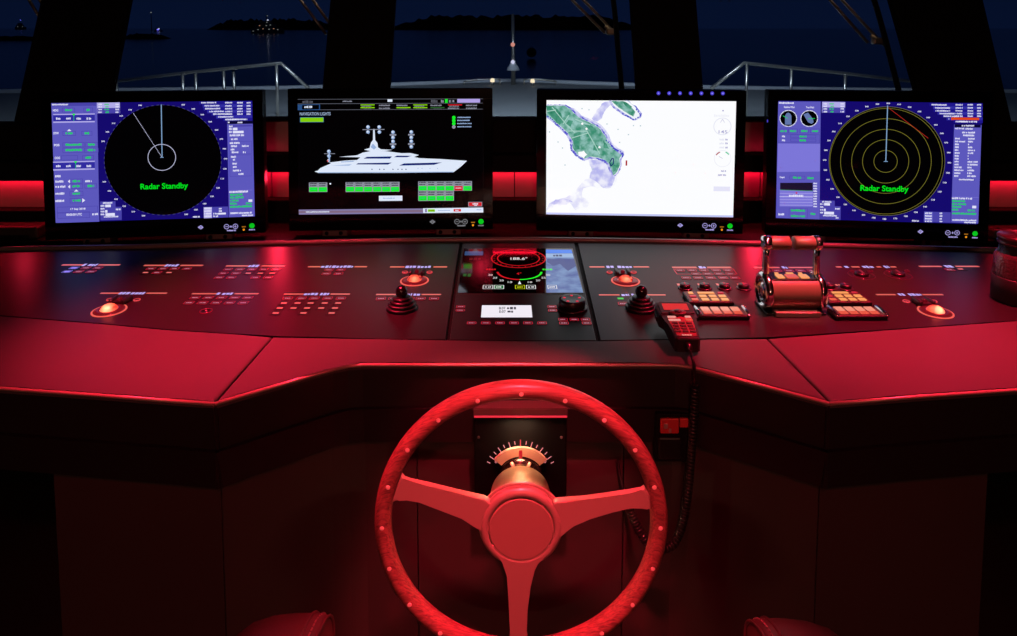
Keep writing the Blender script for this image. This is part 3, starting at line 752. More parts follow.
for x, y, lab in ((685, 288.2, 'black rotary knob left of the throttle, first in the row of four'), (704.6, 288.2, 'black rotary knob left of the throttle, second in the row of four'),
                  (724.5, 288.2, 'black rotary knob left of the throttle, third in the row of four'), (743.5, 288.4, 'black rotary knob left of the throttle, fourth in the row and closest to it'),
                  (829.5, 288.2, 'black rotary knob right of the throttle, nearer of the two'), (845.5, 288.6, 'black rotary knob right of the throttle, farther of the two')):
    c = onz(x, y, ZP); t = thing('rotary_control', lab, 'knob', c, 'small rotary knobs'); M = Matrix.Translation(c)
    MB().add(lathe([(.0165, 0), (.0165, .0016), (.0135, .0028)], 28), mat('knob_skirt', (58, 54, 56), .35, .5), True, M).build('skirt', t, c)
    MB().add(lathe([(.0125, .001), (.0118, .009), (.0105, .0105), (0, .0100)], 28), RUBBER, True, M).build('cap', t, c)
    MB().add(rbox(.0022, .009, .0012, .0004, 1, c=(c.x, c.y+.004, ZP+.0108)), RF).build('pointer', t, c)

# ------------------------------------------------------------------ handset lying on the worktop, and its cord
H0 = onz(687, 352, DESK+.004); H1 = onz(680, 312, DESK+.034)
hy = (Vector((H1.x, H1.y, 0))-Vector((H0.x, H0.y, 0))); HL = .172; ang = math.atan2(-hy.x, hy.y)
til = math.radians(6)
HM = Matrix.Translation((H0.x, H0.y-.004, DESK+.006)) @ Matrix.Rotation(ang+.10, 4, 'Z') @ Matrix.Rotation(til, 4, 'X') @ Matrix.Diagonal((.95, .80, .85, 1))
hs = thing('radio_handset', 'black radio handset with red lit screen lying on the worktop rim beside the keypads', 'handset', HM.translation)
HO = [(-.024, .004), (-.020, 0), (.020, 0), (.024, .004), (.0285, .060), (.0300, .092), (.0385, .108), (.0400, .150), (.0370, .166), (.030, .172), (-.030, .172), (-.0370, .166), (-.0400, .150), (-.0385, .108), (-.0300, .092), (-.0285, .060)]
MB().add(prism(HO, 0, .032, .005, 3), BODY, False, HM).build('shell', hs)
MB().add(prism([(x*.82, .008+y*.93) for x, y in HO[:6]]+[(-x*.82, .008+y*.93) for x, y in HO[:6][::-1]], .031, .0332, .001, 1), mat('keypad_membrane', (150, 84, 84), .5), False, HM).build('key_membrane', hs)
MB().add(prism([(-.034, .109), (.034, .109), (.035, .150), (.030, .164), (-.030, .164), (-.035, .150)], .031, .0345, .0015, 2), BODY, False, HM).build('screen_surround', hs)
mb = MB().add(rbox(.052, .030, .001, .0003, 1, c=(0, .138, .0348)), emit('handset_screen_red', (222, 50, 52)), False, HM); mb.build('screen', hs)
MB().add(lathe([(.0155, .033), (.0155, .0375), (.0135, .039), (.0, .0385)], 28), mat('nav_pad', (90, 50, 50), .4), True, HM @ Matrix.Translation((0, .108, 0)) @ Matrix.Diagonal((1.1, .72, 1, 1))).build('navigation_pad', hs)
MB().add(lathe([(.0075, .0385), (.007, .041), (0, .0412)], 20), BODY, True, HM @ Matrix.Translation((0, .108, 0))).build('center_button', hs)
KL = emit('handset_key_lit', (235, 150, 140)); KD = mat('handset_key', (70, 34, 36), .5)
for x, y, w, h, m in ((-.016, .0905, .017, .0065, KL), (.017, .092, .012, .0065, KL), (-.0125, .0765, .024, .0065, KL), (.017, .078, .014, .0065, emit('handset_key_orange', (222, 84, 66)))):
    MB().add(rbox(w, h, .003, .001, 1, c=(x, y, .034)), m, False, HM).build('key', hs)
for r in range(4):
    for c_ in range(3):
        MB().add(rbox(.012, .0075, .0026, .001, 1, c=((c_-1)*.0145, .064-.0125*r, .0338)), KD, False, HM).build('key', hs)
mb = MB(); d = Draw(HM @ Vector((0, .012, .0334)), (HM.to_3x3() @ X_), (HM.to_3x3() @ Y_), (HM.to_3x3() @ Z_), mb, .0001)
for a in (-.010, -.005, 0, .005): d.srect(a, -.0022, a+.004, .0022, KL)
mb.build('maker_plate', hs)
for s in (-1, 1):
    MB().add(rbox(.005, .030, .010, .002, 2, c=(s*.0405, .128, .016)), RUBBER, False, HM).build('side_button', hs)
MB().add(tube([HM @ Vector(p) for p in ((0, .004, .016), (0, -.006, .015), (0, -.016, .012))], [.0075, .0065, .005], 14), RUBBER, True).build('cable_boot', hs)
p0 = HM @ Vector((0, -.012, .013))
YL = ony(690, 362.4, 1).y
yr = onz(690, 364, DESK).y
cpts = [p0, ony(693.2, 361, yr-.012), ony(694.6, 374, yr-.016), ony(695, 386, yr-.010)]
coil0 = [(695, 386), (694, 412), (692.2, 440), (690, 468), (687.5, 494), (684, 516), (679, 534), (671.5, 545.5), (661, 549.5), (650, 545.5), (641, 534), (633.5, 519), (627.5, 503)]
yc = yr-.004
cent = smooth_path([ony(x, y, yc-.006+.0*i) for i, (x, y) in enumerate(coil0)], 10)
def helix(cent, r, pitch, n=9):
    out = []; ph = 0; up = Vector((0, 1, 0)); lead = 0
    for i in range(len(cent)-1):
        a, b = cent[i], cent[i+1]; t = (b-a); L = t.length; t.normalize()
        up = (up-t*up.dot(t)).normalized(); s = t.cross(up)
        k = max(1, int(L/pitch*n))
        for j in range(k):
            ph2 = ph+2*pi*(L/pitch)*(j/k); q = a+(b-a)*(j/k); out.append(q+(s*math.cos(ph2)+up*math.sin(ph2))*r)
        ph += 2*pi*L/pitch
    return out
straight = smooth_path(cpts, 8); tailp = [ony(x, y, yc+.01+.012*i) for i, (x, y) in enumerate(((627.5, 503), (621.5, 484), (618, 466), (616.5, 452)))]
cd = MB(); 
cd.add(tube(straight, .0030, 8), RUBBER, True)
cd.add(tube(helix(cent, .0058, .0066), .0029, 6), mat('cord_rubber', (26, 20, 21), .35, spec=.6), True)
cd.add(tube(smooth_path([cent[-1]]+tailp, 6), .0032, 8), RUBBER, True)
co_ = cd.build('coiled_cord', None, p0); tag(co_, 'black coiled cord hanging from the handset down in front of the console', 'cord')

# connector plate under the worktop
yb = onz(675, 362.8, DESK).y
sk = thing('wall_socket', 'small socket box with red lit plate under the worktop beside the coiled cord', 'socket', (ony(675, 430, yb).x, yb, pz(675, 430, yb)))
def pbox(x0, y0, x1, y1, Y, dep, m, r=.002):
    a = ony(x0, y0, Y); b = ony(x1, y1, Y); return rbox(abs(b.x-a.x), dep, abs(a.z-b.z), r, 2, c=((a.x+b.x)/2, Y+dep/2, (a.z+b.z)/2)), m
mb = MB(); mb.add(*pbox(656, 414, 692, 462, yb-.006, .02, MATT)); mb.build('back_box', sk)
PLT = mat('socket_plate', (200, 60, 60), .4)
MB().add(*pbox(660.5, 419, 679, 434, yb-.010, .006, PLT)).build('plate', sk)
MB().add(*pbox(680, 419, 688.5, 428, yb-.010, .006, PLT)).build('plate', sk)
mb = MB()
for q in ((664, 424, 668, 429), (669, 429, 671.5, 433)): mb.add(*pbox(*q, yb-.0115, .003, mat('metal_tab', (225, 190, 185), .3, .6), .0008))
mb.build('metal_tab', sk)
MB().add(*pbox(659, 438, 681, 460, yb-.014, .01, RUBBER, .003)).build('connector', sk)

# ------------------------------------------------------------------ steering wheel and its indicator box
YW_ = 1.05; WC = ony(521, 521.3, YW_); KW = (ony(531, 521.3, YW_)-WC).length/10
BXY = 1.162
bx = thing('rudder_indicator', 'black box with a rudder angle scale and metal dome behind the steering wheel', 'indicator', (WC.x, BXY, pz(520, 460, BXY)))
zt_ = EYE-.676; a = ony(473.5, 440, BXY).x; b = ony(567.5, 440, BXY).x
zb_ = pz(520, 506, BXY)
ybk = onz(520, 362, DESK).y+.03
# housing: top slab narrower at the back
vs = [(a, BXY, zt_), (b, BXY, zt_), (b-.004, ybk, zt_), (a+.004, ybk, zt_)]
bm = bmesh.new(); V = [bm.verts.new(p) for p in vs]+[bm.verts.new((p[0], p[1], zt_-.016)) for p in vs]
for f in ((0, 1, 2, 3), (7, 6, 5, 4), (0, 4, 5, 1), (1, 5, 6, 2), (2, 6, 7, 3), (3, 7, 4, 0)): bm.faces.new([V[k] for k in f])
bmesh.ops.bevel(bm, geom=list(bm.edges), offset=.0012, segments=2, affect='EDGES')
MB().add(bm_out(bm), mat('top_cover', (84, 70, 68), .4, .3)).build('top_cover', bx)
MB().add(rbox(b-a-.002, ybk-BXY-.004, zt_-.0165-zb_, .002, c=((a+b)/2, (BXY+.003+ybk)/2, (zt_-.0165+zb_)/2)), mat('housing_black', (7, 7, 8), .5, spec=.1)).build('housing', bx)
MB().add(rbox(b-a-.002, .003, .0032, .0008, c=((a+b)/2, BXY-.0005, zt_-.0145)), emit('box_strip_red', (225, 40, 60))).build('light_strip', bx)
for x in (478.5, 561.5):
    p = ony(x, 438, BXY); MB().add(lathe([(.0024, 0), (.0024, .0015), (0, .002)], 12), SATIN, True, Matrix.Translation((p.x, BXY+.0025, p.z)) @ Matrix.Rotation(pi/2, 4, 'X')).build('screw', bx)
# scale plate on the face
FY = BXY+.0008; sc_c = ony(520.5, 477.5, FY)
kpx = (ony(521.5, 477.5, FY)-sc_c).length
mb = MB(); d = Draw(Vector((sc_c.x, FY, sc_c.z)), X_, Z_, -Y_, mb, .0006, .00001)
TK = emit('scale_pink', (214, 130, 135))
for i in range(-7, 8):
    aa = math.radians(90-i*9.2); r0, r1 = (33.5, 37) if i % 2 else (32, 37.5)
    p, q = [(520.5+r*math.cos(aa), 477.5-r*math.sin(aa)) for r in (r0, r1)]
    d.line(p[0], p[1], q[0], q[1], TK, .0016)
for i, t in ((-6, '60'), (-4, '40'), (4, '40'), (6, '60'), (-2, '20'), (2, '20')):
    aa = math.radians(90-i*9.2); x, y = 520.5+28.5*math.cos(aa), 477.5-28.5*math.sin(aa); d.text(t, x-2.3, x+2.3, y, TK, .01, 3.2)
d.line(520.3, 439.5, 520.3, 449, emit('pointer_red', (215, 30, 50)), .0014)
mb.build('scale', bx, (sc_c.x, FY, sc_c.z))
# metal arc band and dome, standing on the shaft
AX = Matrix.Translation((sc_c.x, FY, sc_c.z)) @ Matrix.Rotation(pi/2, 4, 'X')
r_o, r_i = 33*kpx, 24*kpx
BR = mat('brass_satin', (205, 185, 155), .3, .5)
n = 40; vs = []; fs = []
for i in range(n+1):
    aa = math.radians(38+104*i/n)
    for r, z in ((r_i, 0), (r_i, .006), (r_o, .006), (r_o, 0)): vs.append((r*math.cos(aa), r*math.sin(aa), z))
for i in range(n):
    for k in range(4): fs.append((i*4+k, i*4+(k+1) % 4, i*4+4+(k+1) % 4, i*4+4+k))
fs += [(0, 1, 2, 3), tuple(n*4+k for k in (3, 2, 1, 0))]
MB().add((vs, fs), BR, False, AX).build('scale_band', bx)
MB().add(lathe([(23*kpx, 0), (23*kpx, .010), (19*kpx, .016), (10*kpx, .018), (0, .018)], 40), mat('dome_dark_metal', (62, 52, 48), .22, .9), True, AX).build('dome', bx)
mb = MB()
for s in (-1, 1):
    aa = math.radians(90+s*22); mb.add(tube([AX @ Vector((r*math.cos(aa), r*math.sin(aa), .0185)) for r in (4*kpx, 24*kpx)], .0030, 8), BR, True)
mb.build('dome_rib', bx)
MB().add(rbox(.006, .003, .014, .001, c=(sc_c.x, FY-.007, sc_c.z+27*kpx)), emit('lubber_red', (190, 16, 34))).build('lubber_mark', bx)

sw = thing('steering_wheel', 'wooden rimmed three spoke steering wheel with riveted rim in front of the console', 'steering wheel', WC)
TR = 8.6*KW
RC = 137.7*KW
WM = Matrix.Translation(WC) @ Matrix.Rotation(pi/2, 4, 'X')      # local x right, y up, z towards the viewer
# rim of oval section
nu, nv = 128, 20; vs = []; fs = []
for i in range(nu):
    a_ = 2*pi*i/nu
    for k in range(nv):
        t = 2*pi*k/nv; r = RC+TR*math.cos(t); vs.append((r*math.cos(a_), r*math.sin(a_), TR*1.15*math.sin(t)))
for i in range(nu):
    for k in range(nv): fs.append((i*nv+k, ((i+1) % nu)*nv+k, ((i+1) % nu)*nv+(k+1) % nv, i*nv+(k+1) % nv))
MB().add((vs, fs), WOOD, True, WM).build('rim', sw)
RIV = mat('rivet_brass', (240, 215, 200), .4, .0)
for k in range(20):
    aa = math.radians(180-18*k); M = WM @ Matrix.Translation(((RC-.0005)*math.cos(aa), (RC-.0005)*math.sin(aa), TR*1.135))
    o = MB().add(lathe([(.0036, -.001), (.0036, .0002), (.0030, .0006), (0, .0007)], 16), RIV, False, M).build('rivet', sw, M.translation)
kw = KW
def spoke(pts, name='spoke', th_=.011, z=.0105):
    q = [((x-520.5)*kw, (525.5-y)*kw) for x, y in pts]
    MB().add(prism(q, z-th_/2, z+th_/2, .0028, 3), SPOKE, False, WM).build(name, sw)
spoke([(394, 499), (397, 487), (403, 472), (405.5, 475.5), (411, 477.8), (430, 482), (455, 488.5), (484, 495.5), (500, 505), (500, 540), (482, 530), (474.5, 522), (462, 515.5), (440, 506.5), (420, 498.5), (408, 494.6), (400, 495.2)])
spoke([(642, 484.5), (647, 494), (648, 506.5), (645, 504.2), (640, 503.2), (628, 504.5), (610, 509), (588, 516), (572, 521.5), (566, 526), (556, 540), (541, 540), (541, 505), (556, 498), (580, 496), (605, 492.5), (628, 489), (639, 487)])
spoke([(488, 542), (554, 542), (549, 549), (542, 556), (535.5, 561), (532.2, 568), (530, 585), (527, 610), (524.5, 632), (526, 645), (531, 653), (537, 658), (503, 658), (508, 652), (510.5, 643), (509.5, 632), (508, 600), (506.5, 575), (505.8, 567), (504, 561), (499.5, 556), (493, 549)], th_=.012, z=.0122)
k = kw; WH = WM @ Matrix.Translation((0, 0, .009))
MB().add(lathe([(39*k, -.018), (40*k, -.008), (41*k, .001), (40.6*k, .005), (38.5*k, .0085), (33.4*k, .0095), (32.6*k, .0075), (32.4*k, .004)], 64), SPOKE, True, WH).build('hub', sw)
MB().add(lathe([(31.8*k, .003), (31.8*k, .0088), (31*k, .0098), (0, .0098)], 64), mat('hub_cap_paint', (158, 132, 116), .42, .1), False, WH).build('hub_cap', sw)
MB().add(lathe([(43*k, -.008), (42.5*k, -.004), (41.5*k, -.004)], 64), SPOKE, True, WH).build('hub_flange', sw)
sh = Vector((WC.x, WC.y, WC.z))
MB().add(lathe([(38*k, -.016), (35.5*k, -.026), (33*k, -.05), (31*k, -.075), (27*k, -.082), (12*k, -.084), (12*k, -.102)][::-1], 56), mat('collar_satin', (205, 170, 140), .32, .85), True, WH).build('shaft_collar', sw)

# ------------------------------------------------------------------ glass jar
jc = onz(1017, 301, ZP); M = Matrix.Translation(jc)
jr = thing('glass_jar', 'textured glass candle jar with dark sleeve at the end of the right panel', 'jar', jc)
GJ = mat('jar_glass', (64, 50, 50), .15, 0, .7, bump=1.0, bscale=160, var=.4, vscale=60)
MB().add(lathe([(.0, .001), (.044, .001), (.049, .005), (.050, .056), (.0485, .058)], 48), mat('jar_sleeve', (18, 13, 13), .6, bump=.3, bscale=120), True, M).build('sleeve', jr)
MB().add(lathe([(.0485, .057), (.0485, .060), (.047, .100), (.043, .108), (.039, .112), (.038, .128)], 48), GJ, True, M).build('glass', jr)
MB().add(lathe([(.038, .127), (.0425, .129), (.043, .133), (.0405, .1355), (.0425, .138), (.043, .146), (.040, .149), (.0, .150)], 48), mat('jar_lid', (60, 44, 44), .3, .5), True, M).build('lid', jr)

# ------------------------------------------------------------------ helm chair arm pads
def armpad(px, top, side, label):
    Y0 = .80; p = ony(px, top, Y0-.10)-Z_*.056; r = .062; t = thing('armrest', label, 'armrest', (p.x, Y0-.1, p.z-.1), 'helm chair arm pads')
    LTH = mat('red_brown_leather', (120, 84, 80), .42, bump=.1, bscale=300)
    w = .16; xi = p.x; sgn = side     # sgn: -1 pad runs to the left of its seam
    prof = []
    cz = p.z-r
    def ring(x, rr):
        o = []
        for i in range(33):
            a = pi*(-.15)+pi*1.3*i/32
            o.append((x, Y0-.10+ (rr+.045)*math.cos(a), cz+rr*math.sin(a)))
        return o
    xs = [(0, .80), (.003, .92), (.008, .985), (.014, 1.0), (.045, 1.0), (.07, .96), (.092, .86), (.11, .66), (.12, .38), (.124, .1)]
    rows = [ring(xi+sgn*x, r*s) for x, s in xs]; n = 33
    vs = [q for rr in rows for q in rr]; fs = []
    for i in range(len(rows)-1):
        for k in range(n-1): fs.append((i*n+k, i*n+k+1, (i+1)*n+k+1, (i+1)*n+k))
    fs.append(tuple(range(n))); fs.append(tuple((len(rows)-1)*n+k for k in range(n))[::-1])
    for i in range(len(rows)-1): fs.append((i*n, (i+1)*n, (i+1)*n+n-1, i*n+n-1))
    bm = bmesh.new(); V = [bm.verts.new(q) for q in vs]
    for f in fs: bm.faces.new([V[q] for q in f])
    bmesh.ops.recalc_face_normals(bm, faces=bm.faces)
    MB().add(bm_out(bm), LTH, True).build('pad', t)
    for x, s in ((.002, .955), (.020, 1.012)):
        MB().add(tube([(q[0], q[1], q[2]) for q in ring(xi+sgn*x, r*s)], .0020, 8), LTH, True).build('piping', t)
    mb = MB()
    pts = smooth_path(ring(xi+sgn*.0105, r*1.0), 3)
    for i in range(0, len(pts)-1, 2): mb.add(tube([pts[i], pts[i+1]], .0011, 6), mat('stitch_thread', (190, 150, 145), .6), True)
    mb.build('stitching', t)
    MB().add(rbox(.05, .06, cz-.04, .008, c=(xi+sgn*.07, Y0-.10, (cz-.04)/2)), MATT).build('post', t)
armpad(309, 611, -1, 'padded leather armrest with piped seam, the left one in front of the wheel')
armpad(779, 617, 1, 'padded leather armrest with piped seam, the right one in front of the wheel')

# ------------------------------------------------------------------ monitors
FIT = {1: (-1.0258, 1.9504, -.3851, .1239, .0291), 2: (-.3513, 2.010, -.3827, .0356, .05), 3: (.387, 1.9808, -.3841, -.0581, -.0024), 4: (1.0540, 1.921, -.3815, -.115, .0265)}
SCR_W, SCR_H = .55, .55*.625
NAVY = emit('radar_navy', (20, 10, 108)); LAV = emit('radar_lavender', (92, 88, 188)); LAV2 = emit('radar_lavender_mid', (72, 66, 168)); LAVL = emit('radar_lavender_light', (124, 118, 216)); PALE = emit('radar_pale', (176, 170, 232))
RBLK = emit('radar_black', (1, 1, 2), 1.0, .10, .25); RW_ = emit('radar_white', (225, 225, 250)); RGN = emit('radar_green', (20, 205, 90)); RGT = emit('radar_text_green', (0, 224, 30)); ROL = emit('radar_olive', (112, 108, 40)); RHL = emit('radar_heading', (130, 165, 205))
DBL = emit('radar_deep_blue', (30, 22, 140)); MIDB = emit('radar_blue', (48, 44, 160))
def monitor(i, label):
    cx, cy, cz, yaw, tilt = FIT[i]
    r = Vector((math.cos(yaw), math.sin(yaw), 0)); back = Vector((-math.sin(yaw), math.cos(yaw), 0))
    u = Vector((0, 0, math.cos(tilt)))+back*math.sin(tilt); n = r.cross(u); c = Vector((cx, cy, cz+EYE))
    M = Matrix(((r.x, u.x, n.x, c.x), (r.y, u.y, n.y, c.y), (r.z, u.z, n.z, c.z), (0, 0, 0, 1)))
    base = M @ Vector((0, -SCR_H/2-.05, -.03)); base.z = DESK
    t = thing('monitor', label, 'monitor', base, 'flush screens along the back of the console')
    B0, BT, BB = .029, .031, .050
    W = SCR_W+2*B0; H = SCR_H+BT+BB; oy = (BT-BB)/2
    MB().add(rbox(W, H, .042, .005, 3, c=(0, oy, -.0245)), BLACK, False, M).build('casing', t)
    MB().add(rbox(W*.7, H*.6, .05, .01, 3, c=(0, oy, -.06)), MATT, False, M).build('rear_housing', t)
    # bezel: frame round the screen
    x0, y0, y1 = SCR_W/2, -SCR_H/2, SCR_H/2; mb = MB()
    for q in ((-W/2, y1, W/2, y1+BT), (-W/2, y0-BB, W/2, y0), (-W/2, y0, -x0, y1), (x0, y0, W/2, y1)):
        mb.add(rbox(q[2]-q[0]-.0006, q[3]-q[1]-.0006, .006, .0006, 1, c=((q[0]+q[2])/2, (q[1]+q[3])/2, -.0028)), BEZ, False, M)
    mb.build('bezel', t)
    for s in (-.17, .17):
        mb = MB(); mb.add(rbox(.075, .022, .05, .003, 2, c=(s, y0-BB-.008, -.03)), mat('bracket_metal', (120, 105, 105), .4, .5), False, M)
        for k in (-.024, .018): mb.add(lathe([(.006, -.003), (.006, .0), (0, .0006)], 12), MATT, True, M @ Matrix.Translation((s+k, y0-BB-.009, -.0035)))
        mb.build('mounting_bracket', t)
    sm = MB(); sm.add(rbox(SCR_W, SCR_H, .003, 0, 1, c=(0, 0, -.0018)), RBLK, False, M)
    d = Draw(c, r, u, n, sm, -.00025, .000008)
    mb = MB(); bz = Draw(c, r, u, n, MB(), .0004, .00001)
    return t, sm, d, bz, M
IC = emit('icon_violet', (170, 160, 225)); ICG = emit('icon_grey', (125, 125, 130)); LGN = emit('power_green', (10, 190, 30)); LAM = emit('led_amber', (230, 140, 30))
def bezel_icons(t, bz, px, y, col, diam=True):
    """px: columns of diamond, minus, plus dot, circle, amber, green"""
    def part(name, fn):
        bz.mb = MB(); bz.k = .0004; fn(); cen = sum(bz.mb.v, Vector())/len(bz.mb.v); bz.mb.build(name, t, cen)
    dx, mn, pt, cr, am, gr = px
    part('touch_key', lambda: (bz.poly([(dx-3, y[0]), (dx, y[0]-2.2), (dx+3, y[0]), (dx, y[0]+2.2)], col), bz.poly([(dx-1.8, y[0]), (dx, y[0]-1.2), (dx+1.8, y[0]), (dx, y[0]+1.2)], BEZ), bz.blur(dx-2.4, dx+2.4, y[0], 1.0, col)))
    part('touch_key', lambda: (bz.disc(mn, y[1], 2.7, col, 28, r_in=2.1), bz.line(mn-1.3, y[1], mn+1.3, y[1], col, .0016)))
    part('touch_key', lambda: (bz.disc(cr, y[2], 2.7, col, 28, r_in=2.1), bz.line(cr-1.2, y[2], cr+1.2, y[2], col, .0016), bz.line(cr, y[2]-1.2, cr, y[2]+1.2, col, .0016)))
    part('legend', lambda: (bz.line(pt-1.2, y[1], pt+1.2, y[1], col, .0016), bz.line(pt, y[1]-1.2, pt, y[1]+1.2, col, .0016), bz.blur(mn+.4, cr+.6, y[1]+4.0, 1.5, col)))
    part('status_light', lambda: (bz.disc(am, y[3]+2.8, 1.1, LAM, 16), bz.rect(am-2, y[3]-.6, am+2, y[3]+.5, emit('led_label', (150, 96, 26)))))
    part('power_button', lambda: (bz.disc(gr, y[4], 2.7, LGN, 28), bz.blur(gr-3, gr+3, y[4]+4, 1.3, col)))

def radar(i, d, cpt, R, LP, RPn, top):
    """common radar picture: LP/RPn = left and right column edges in photo pixels at the top row"""
    H_, W_ = SCR_H/2, SCR_W/2
    d.layer(); d.srect(-W_, -H_, W_, H_, NAVY)
    cx, cy, kk = d.disc(*cpt, R, RBLK, 96)
    Rm = R*kk
    d.layer()
    q = 140
    vs = []; fs = []
    for k in range(q+1):
        a = 2*pi*k/q
        for rr in (Rm, Rm+.0011): vs.append(d.W(cx+rr*math.cos(a), cy+rr*math.sin(a)))
    for k in range(q):
        if k % 2 == 0 or i == 4: fs.append([2*k, 2*k+1, 2*k+3, 2*k+2])
    d.mb.add((vs, fs), emit('radar_rim', (78, 78, 120)) if i == 1 else ROL)
    d.layer()
    for k in range(36):
        a = pi/2-2*pi*k/36; num = '%03d' % ((k*10+(0 if i == 1 else 0)) % 360)
        x, y = cx+(Rm+.0125)*math.cos(a), cy+(Rm+.0105)*math.sin(a)
        if not (-W_+.128 < x < W_-.074) or y > H_-.003 or y < -H_+.006: continue
        t_ = text_mesh(num, .03); sc = .0095/(t_[3]-t_[2])
        d.mb.add(([d.W(x+(v.x-(t_[2]+t_[3])/2)*sc, y+(v.y-.35)*sc*.85) for v in t_[0]], t_[1]), RW_)
    return cx, cy, Rm
# --- first radar
t1, sm, d, bz, M1 = monitor(1, 'monitor with blue radar picture, one small dashed circle inside its black disc')
radar(1, d, (163.3, 160.2), 57.8, 0, 0, 0)
d.poly([(51.2, 103), (97, 102.5), (99.3, 222), (55.7, 222.9)], LAV)
d.poly([(52, 103), (97, 102.5), (97, 105.8), (52, 106.2)], LAV2)
for t, x, y in (('HDG', 52.8, 110.4), ('STW', 53.4, 133.3), ('POS', 54, 145.2), ('COG', 54.6, 158)): d.text(t, x, x+5.4, y, RW_, .04, 2.4)
d.blur(52, 68, 104.7, 1.6, RW_)
for x0, x1, y in ((65, 72, 110.1), (86.5, 90, 110), (65.5, 73, 133.4), (84.5, 89.3, 133.3), (65.5, 81.5, 144.8), (88, 95, 144.6), (65.5, 82, 150.2), (87.5, 95.6, 150.1), (85.3, 91, 157.7), (72.5, 80, 181.2), (72.5, 80, 186.3), (87.5, 94, 186), (72.5, 80.3, 193.6), (72.7, 80.6, 200.6)):
    d.frame(x0-3, y-2.2, x1+3, y+2.2, LAV2, .0012); d.blur(x0, x1, y, 2.4, RGN)
d.frame(61, 155.6, 78, 160, LAV2, .0012)
for y, gx in ((118, 73.8), (165.5, 75.6)):
    d.rect(53.2, y-4, 94.8, y+4, MIDB); d.rect(53.2, y-4.3, 94.8, y-3.2, PALE); d.rect(53.2, y+3.2, 94.8, y+4.6, PALE)
    for k in range(4): d.blur(56+k*10.2, 60.5+k*10.2, y+.6, 2.2, RW_)
    d.line(gx, y-3, gx, y+3, RGN, .001); d.poly([(gx-1.9, y-4.2), (gx+1.9, y-4.2), (gx, y-2.2)], emit('radar_marker', (30, 240, 40)))
d.poly([(67, 131.2), (71.4, 131), (69.2, 129)], RW_)
d.poly([(70, 179.4), (70, 183.2), (67.8, 181.4)], RW_); d.poly([(70.2, 184.6), (70.2, 188.6), (68, 186.7)], RW_); d.poly([(74, 191.6), (78.6, 191.4), (76.3, 189.4)], RW_); d.poly([(82.3, 198.2), (82.3, 202.6), (85.2, 200.3)], RW_)
d.blur(55.2, 61, 176.3, 2.2, RW_)
for y, w in ((181.6, 8), (186.8, 10), (193.7, 9), (201, 9)): d.blur(55.4, 55.4+w, y, 2.2, RW_)
d.blur(85.2, 91.6, 181.2, 2, RW_)
d.frame(57, 207, 98, 212.2, LAV2, .0012); d.text('17 Sep 2018', 70.5, 85.5, 209.3, RW_, .03, 2.4)
d.frame(57.4, 212.4, 90, 217.6, LAV2, .0012); d.text('00:00:00 UTC', 66.3, 82, 214.7, RW_, .03, 2.4); d.blur(92.3, 98, 214.2, 2.2, RW_)
def corner_tables(d, o, dy=0):
    ox, oy = o
    # pale table at the top of the picture beside the left column
    d.rect(ox+97, oy+102.5, ox+120, oy+113.4, PALE); d.rect(ox+97.4, oy+108, ox+120, oy+113.4, LAV2)
    for k, y in enumerate((104.3, 106.8, 109.4, 112.2)):
        d.blur(ox+98.5, ox+102, oy+y, 1.6, RW_); d.blur(ox+115.5, ox+119, oy+y, 1.6, RW_); d.blur(ox+104.5+k % 2, ox+109, oy+y, 1.6, RGN)
def staircase(d, X, Y, warn=False):
    """stepped block of small fields in the top right corner; X, Y = its right end and top"""
    rows = [(53, 0), (49.5, 3.1), (49, 6), (45, 8.8), (41, 11.4), (36, 14.2), (29, 16.8)]
    for k, (w, y) in enumerate(rows):
        d.rect(X-w, Y+y, X, Y+y+2.9, MIDB if k % 2 else DBL)
        if warn and k == 5: 
            d.rect(X-w, Y+y, X-30, Y+y+2.9, MIDB); d.rect(X-31.5, Y+y+.1, X-3.5, Y+y+2.7, emit('warning_orange', (225, 70, 14)), True); d.blur(X-w+2, X-33, Y+y+1.5, 1.5, RW_); continue
        d.blur(X-w+2, X-w+min(17, w*.5), Y+y+1.5, 1.5, RW_)
        if k < 5: d.blur(X-27, X-20, Y+y+1.5, 1.5, RW_); d.blur(X-15, X-9.5, Y+y+1.5, 1.5, RW_); d.blur(X-5.5, X-1.5, Y+y+1.5, 1.5, RW_)
        elif k == 6: d.blur(X-24, X-5, Y+y+1.5, 1.6, RW_)
corner_tables(d, (0, 0)); staircase(d, 252.2, 101.2)
d.poly([(227.2, 121), (252.6, 120.7), (254.8, 216.3), (229, 217.2)], LAV)
d.rect(227.5, 120.9, 252.8, 123.9, emit('radar_title', (10, 8, 50))); d.blur(237.6, 242.5, 122.5, 1.5, RW_); d.rect(228, 121.7, 229.6, 123, RW_)
d.rect(228.6, 125, 252, 126.6, LAV2)
for x0, x1, y in ((229, 232.5, 126.4), (229, 232.2, 129), (229, 232.2, 132), (229.8, 244, 135.4), (231, 238, 139.1), (229.8, 240, 143.1), (231, 237, 146.2), (242, 249, 146), (230.8, 234.5, 149.5), (231.8, 238.5, 152.3), (243, 246.2, 152.2), (231, 236, 156.8), (233, 235, 159.6), (232.6, 237, 163.6), (233, 236.6, 167), (233, 241, 170.6), (238.5, 243.6, 174)): d.blur(x0, x1, y, 1.9, RW_)
d.rect(233, 127.7, 237.5, 130.2, RW_); d.rect(233, 130.8, 243.7, 133.2, RW_)
for y0, y1 in ((141.5, 153.8), (155, 176)): d.frame(229.4, y0, 252, y1, LAV2, .001)
d.blur(229.4, 248, 191.9, 2.1, RW_)
for y, w in ((194.7, 13), (197.6, 14), (200.6, 9), (203.6, 7), (206.8, 22)): d.blur(230, 230+w, y, 2.1, RGN)
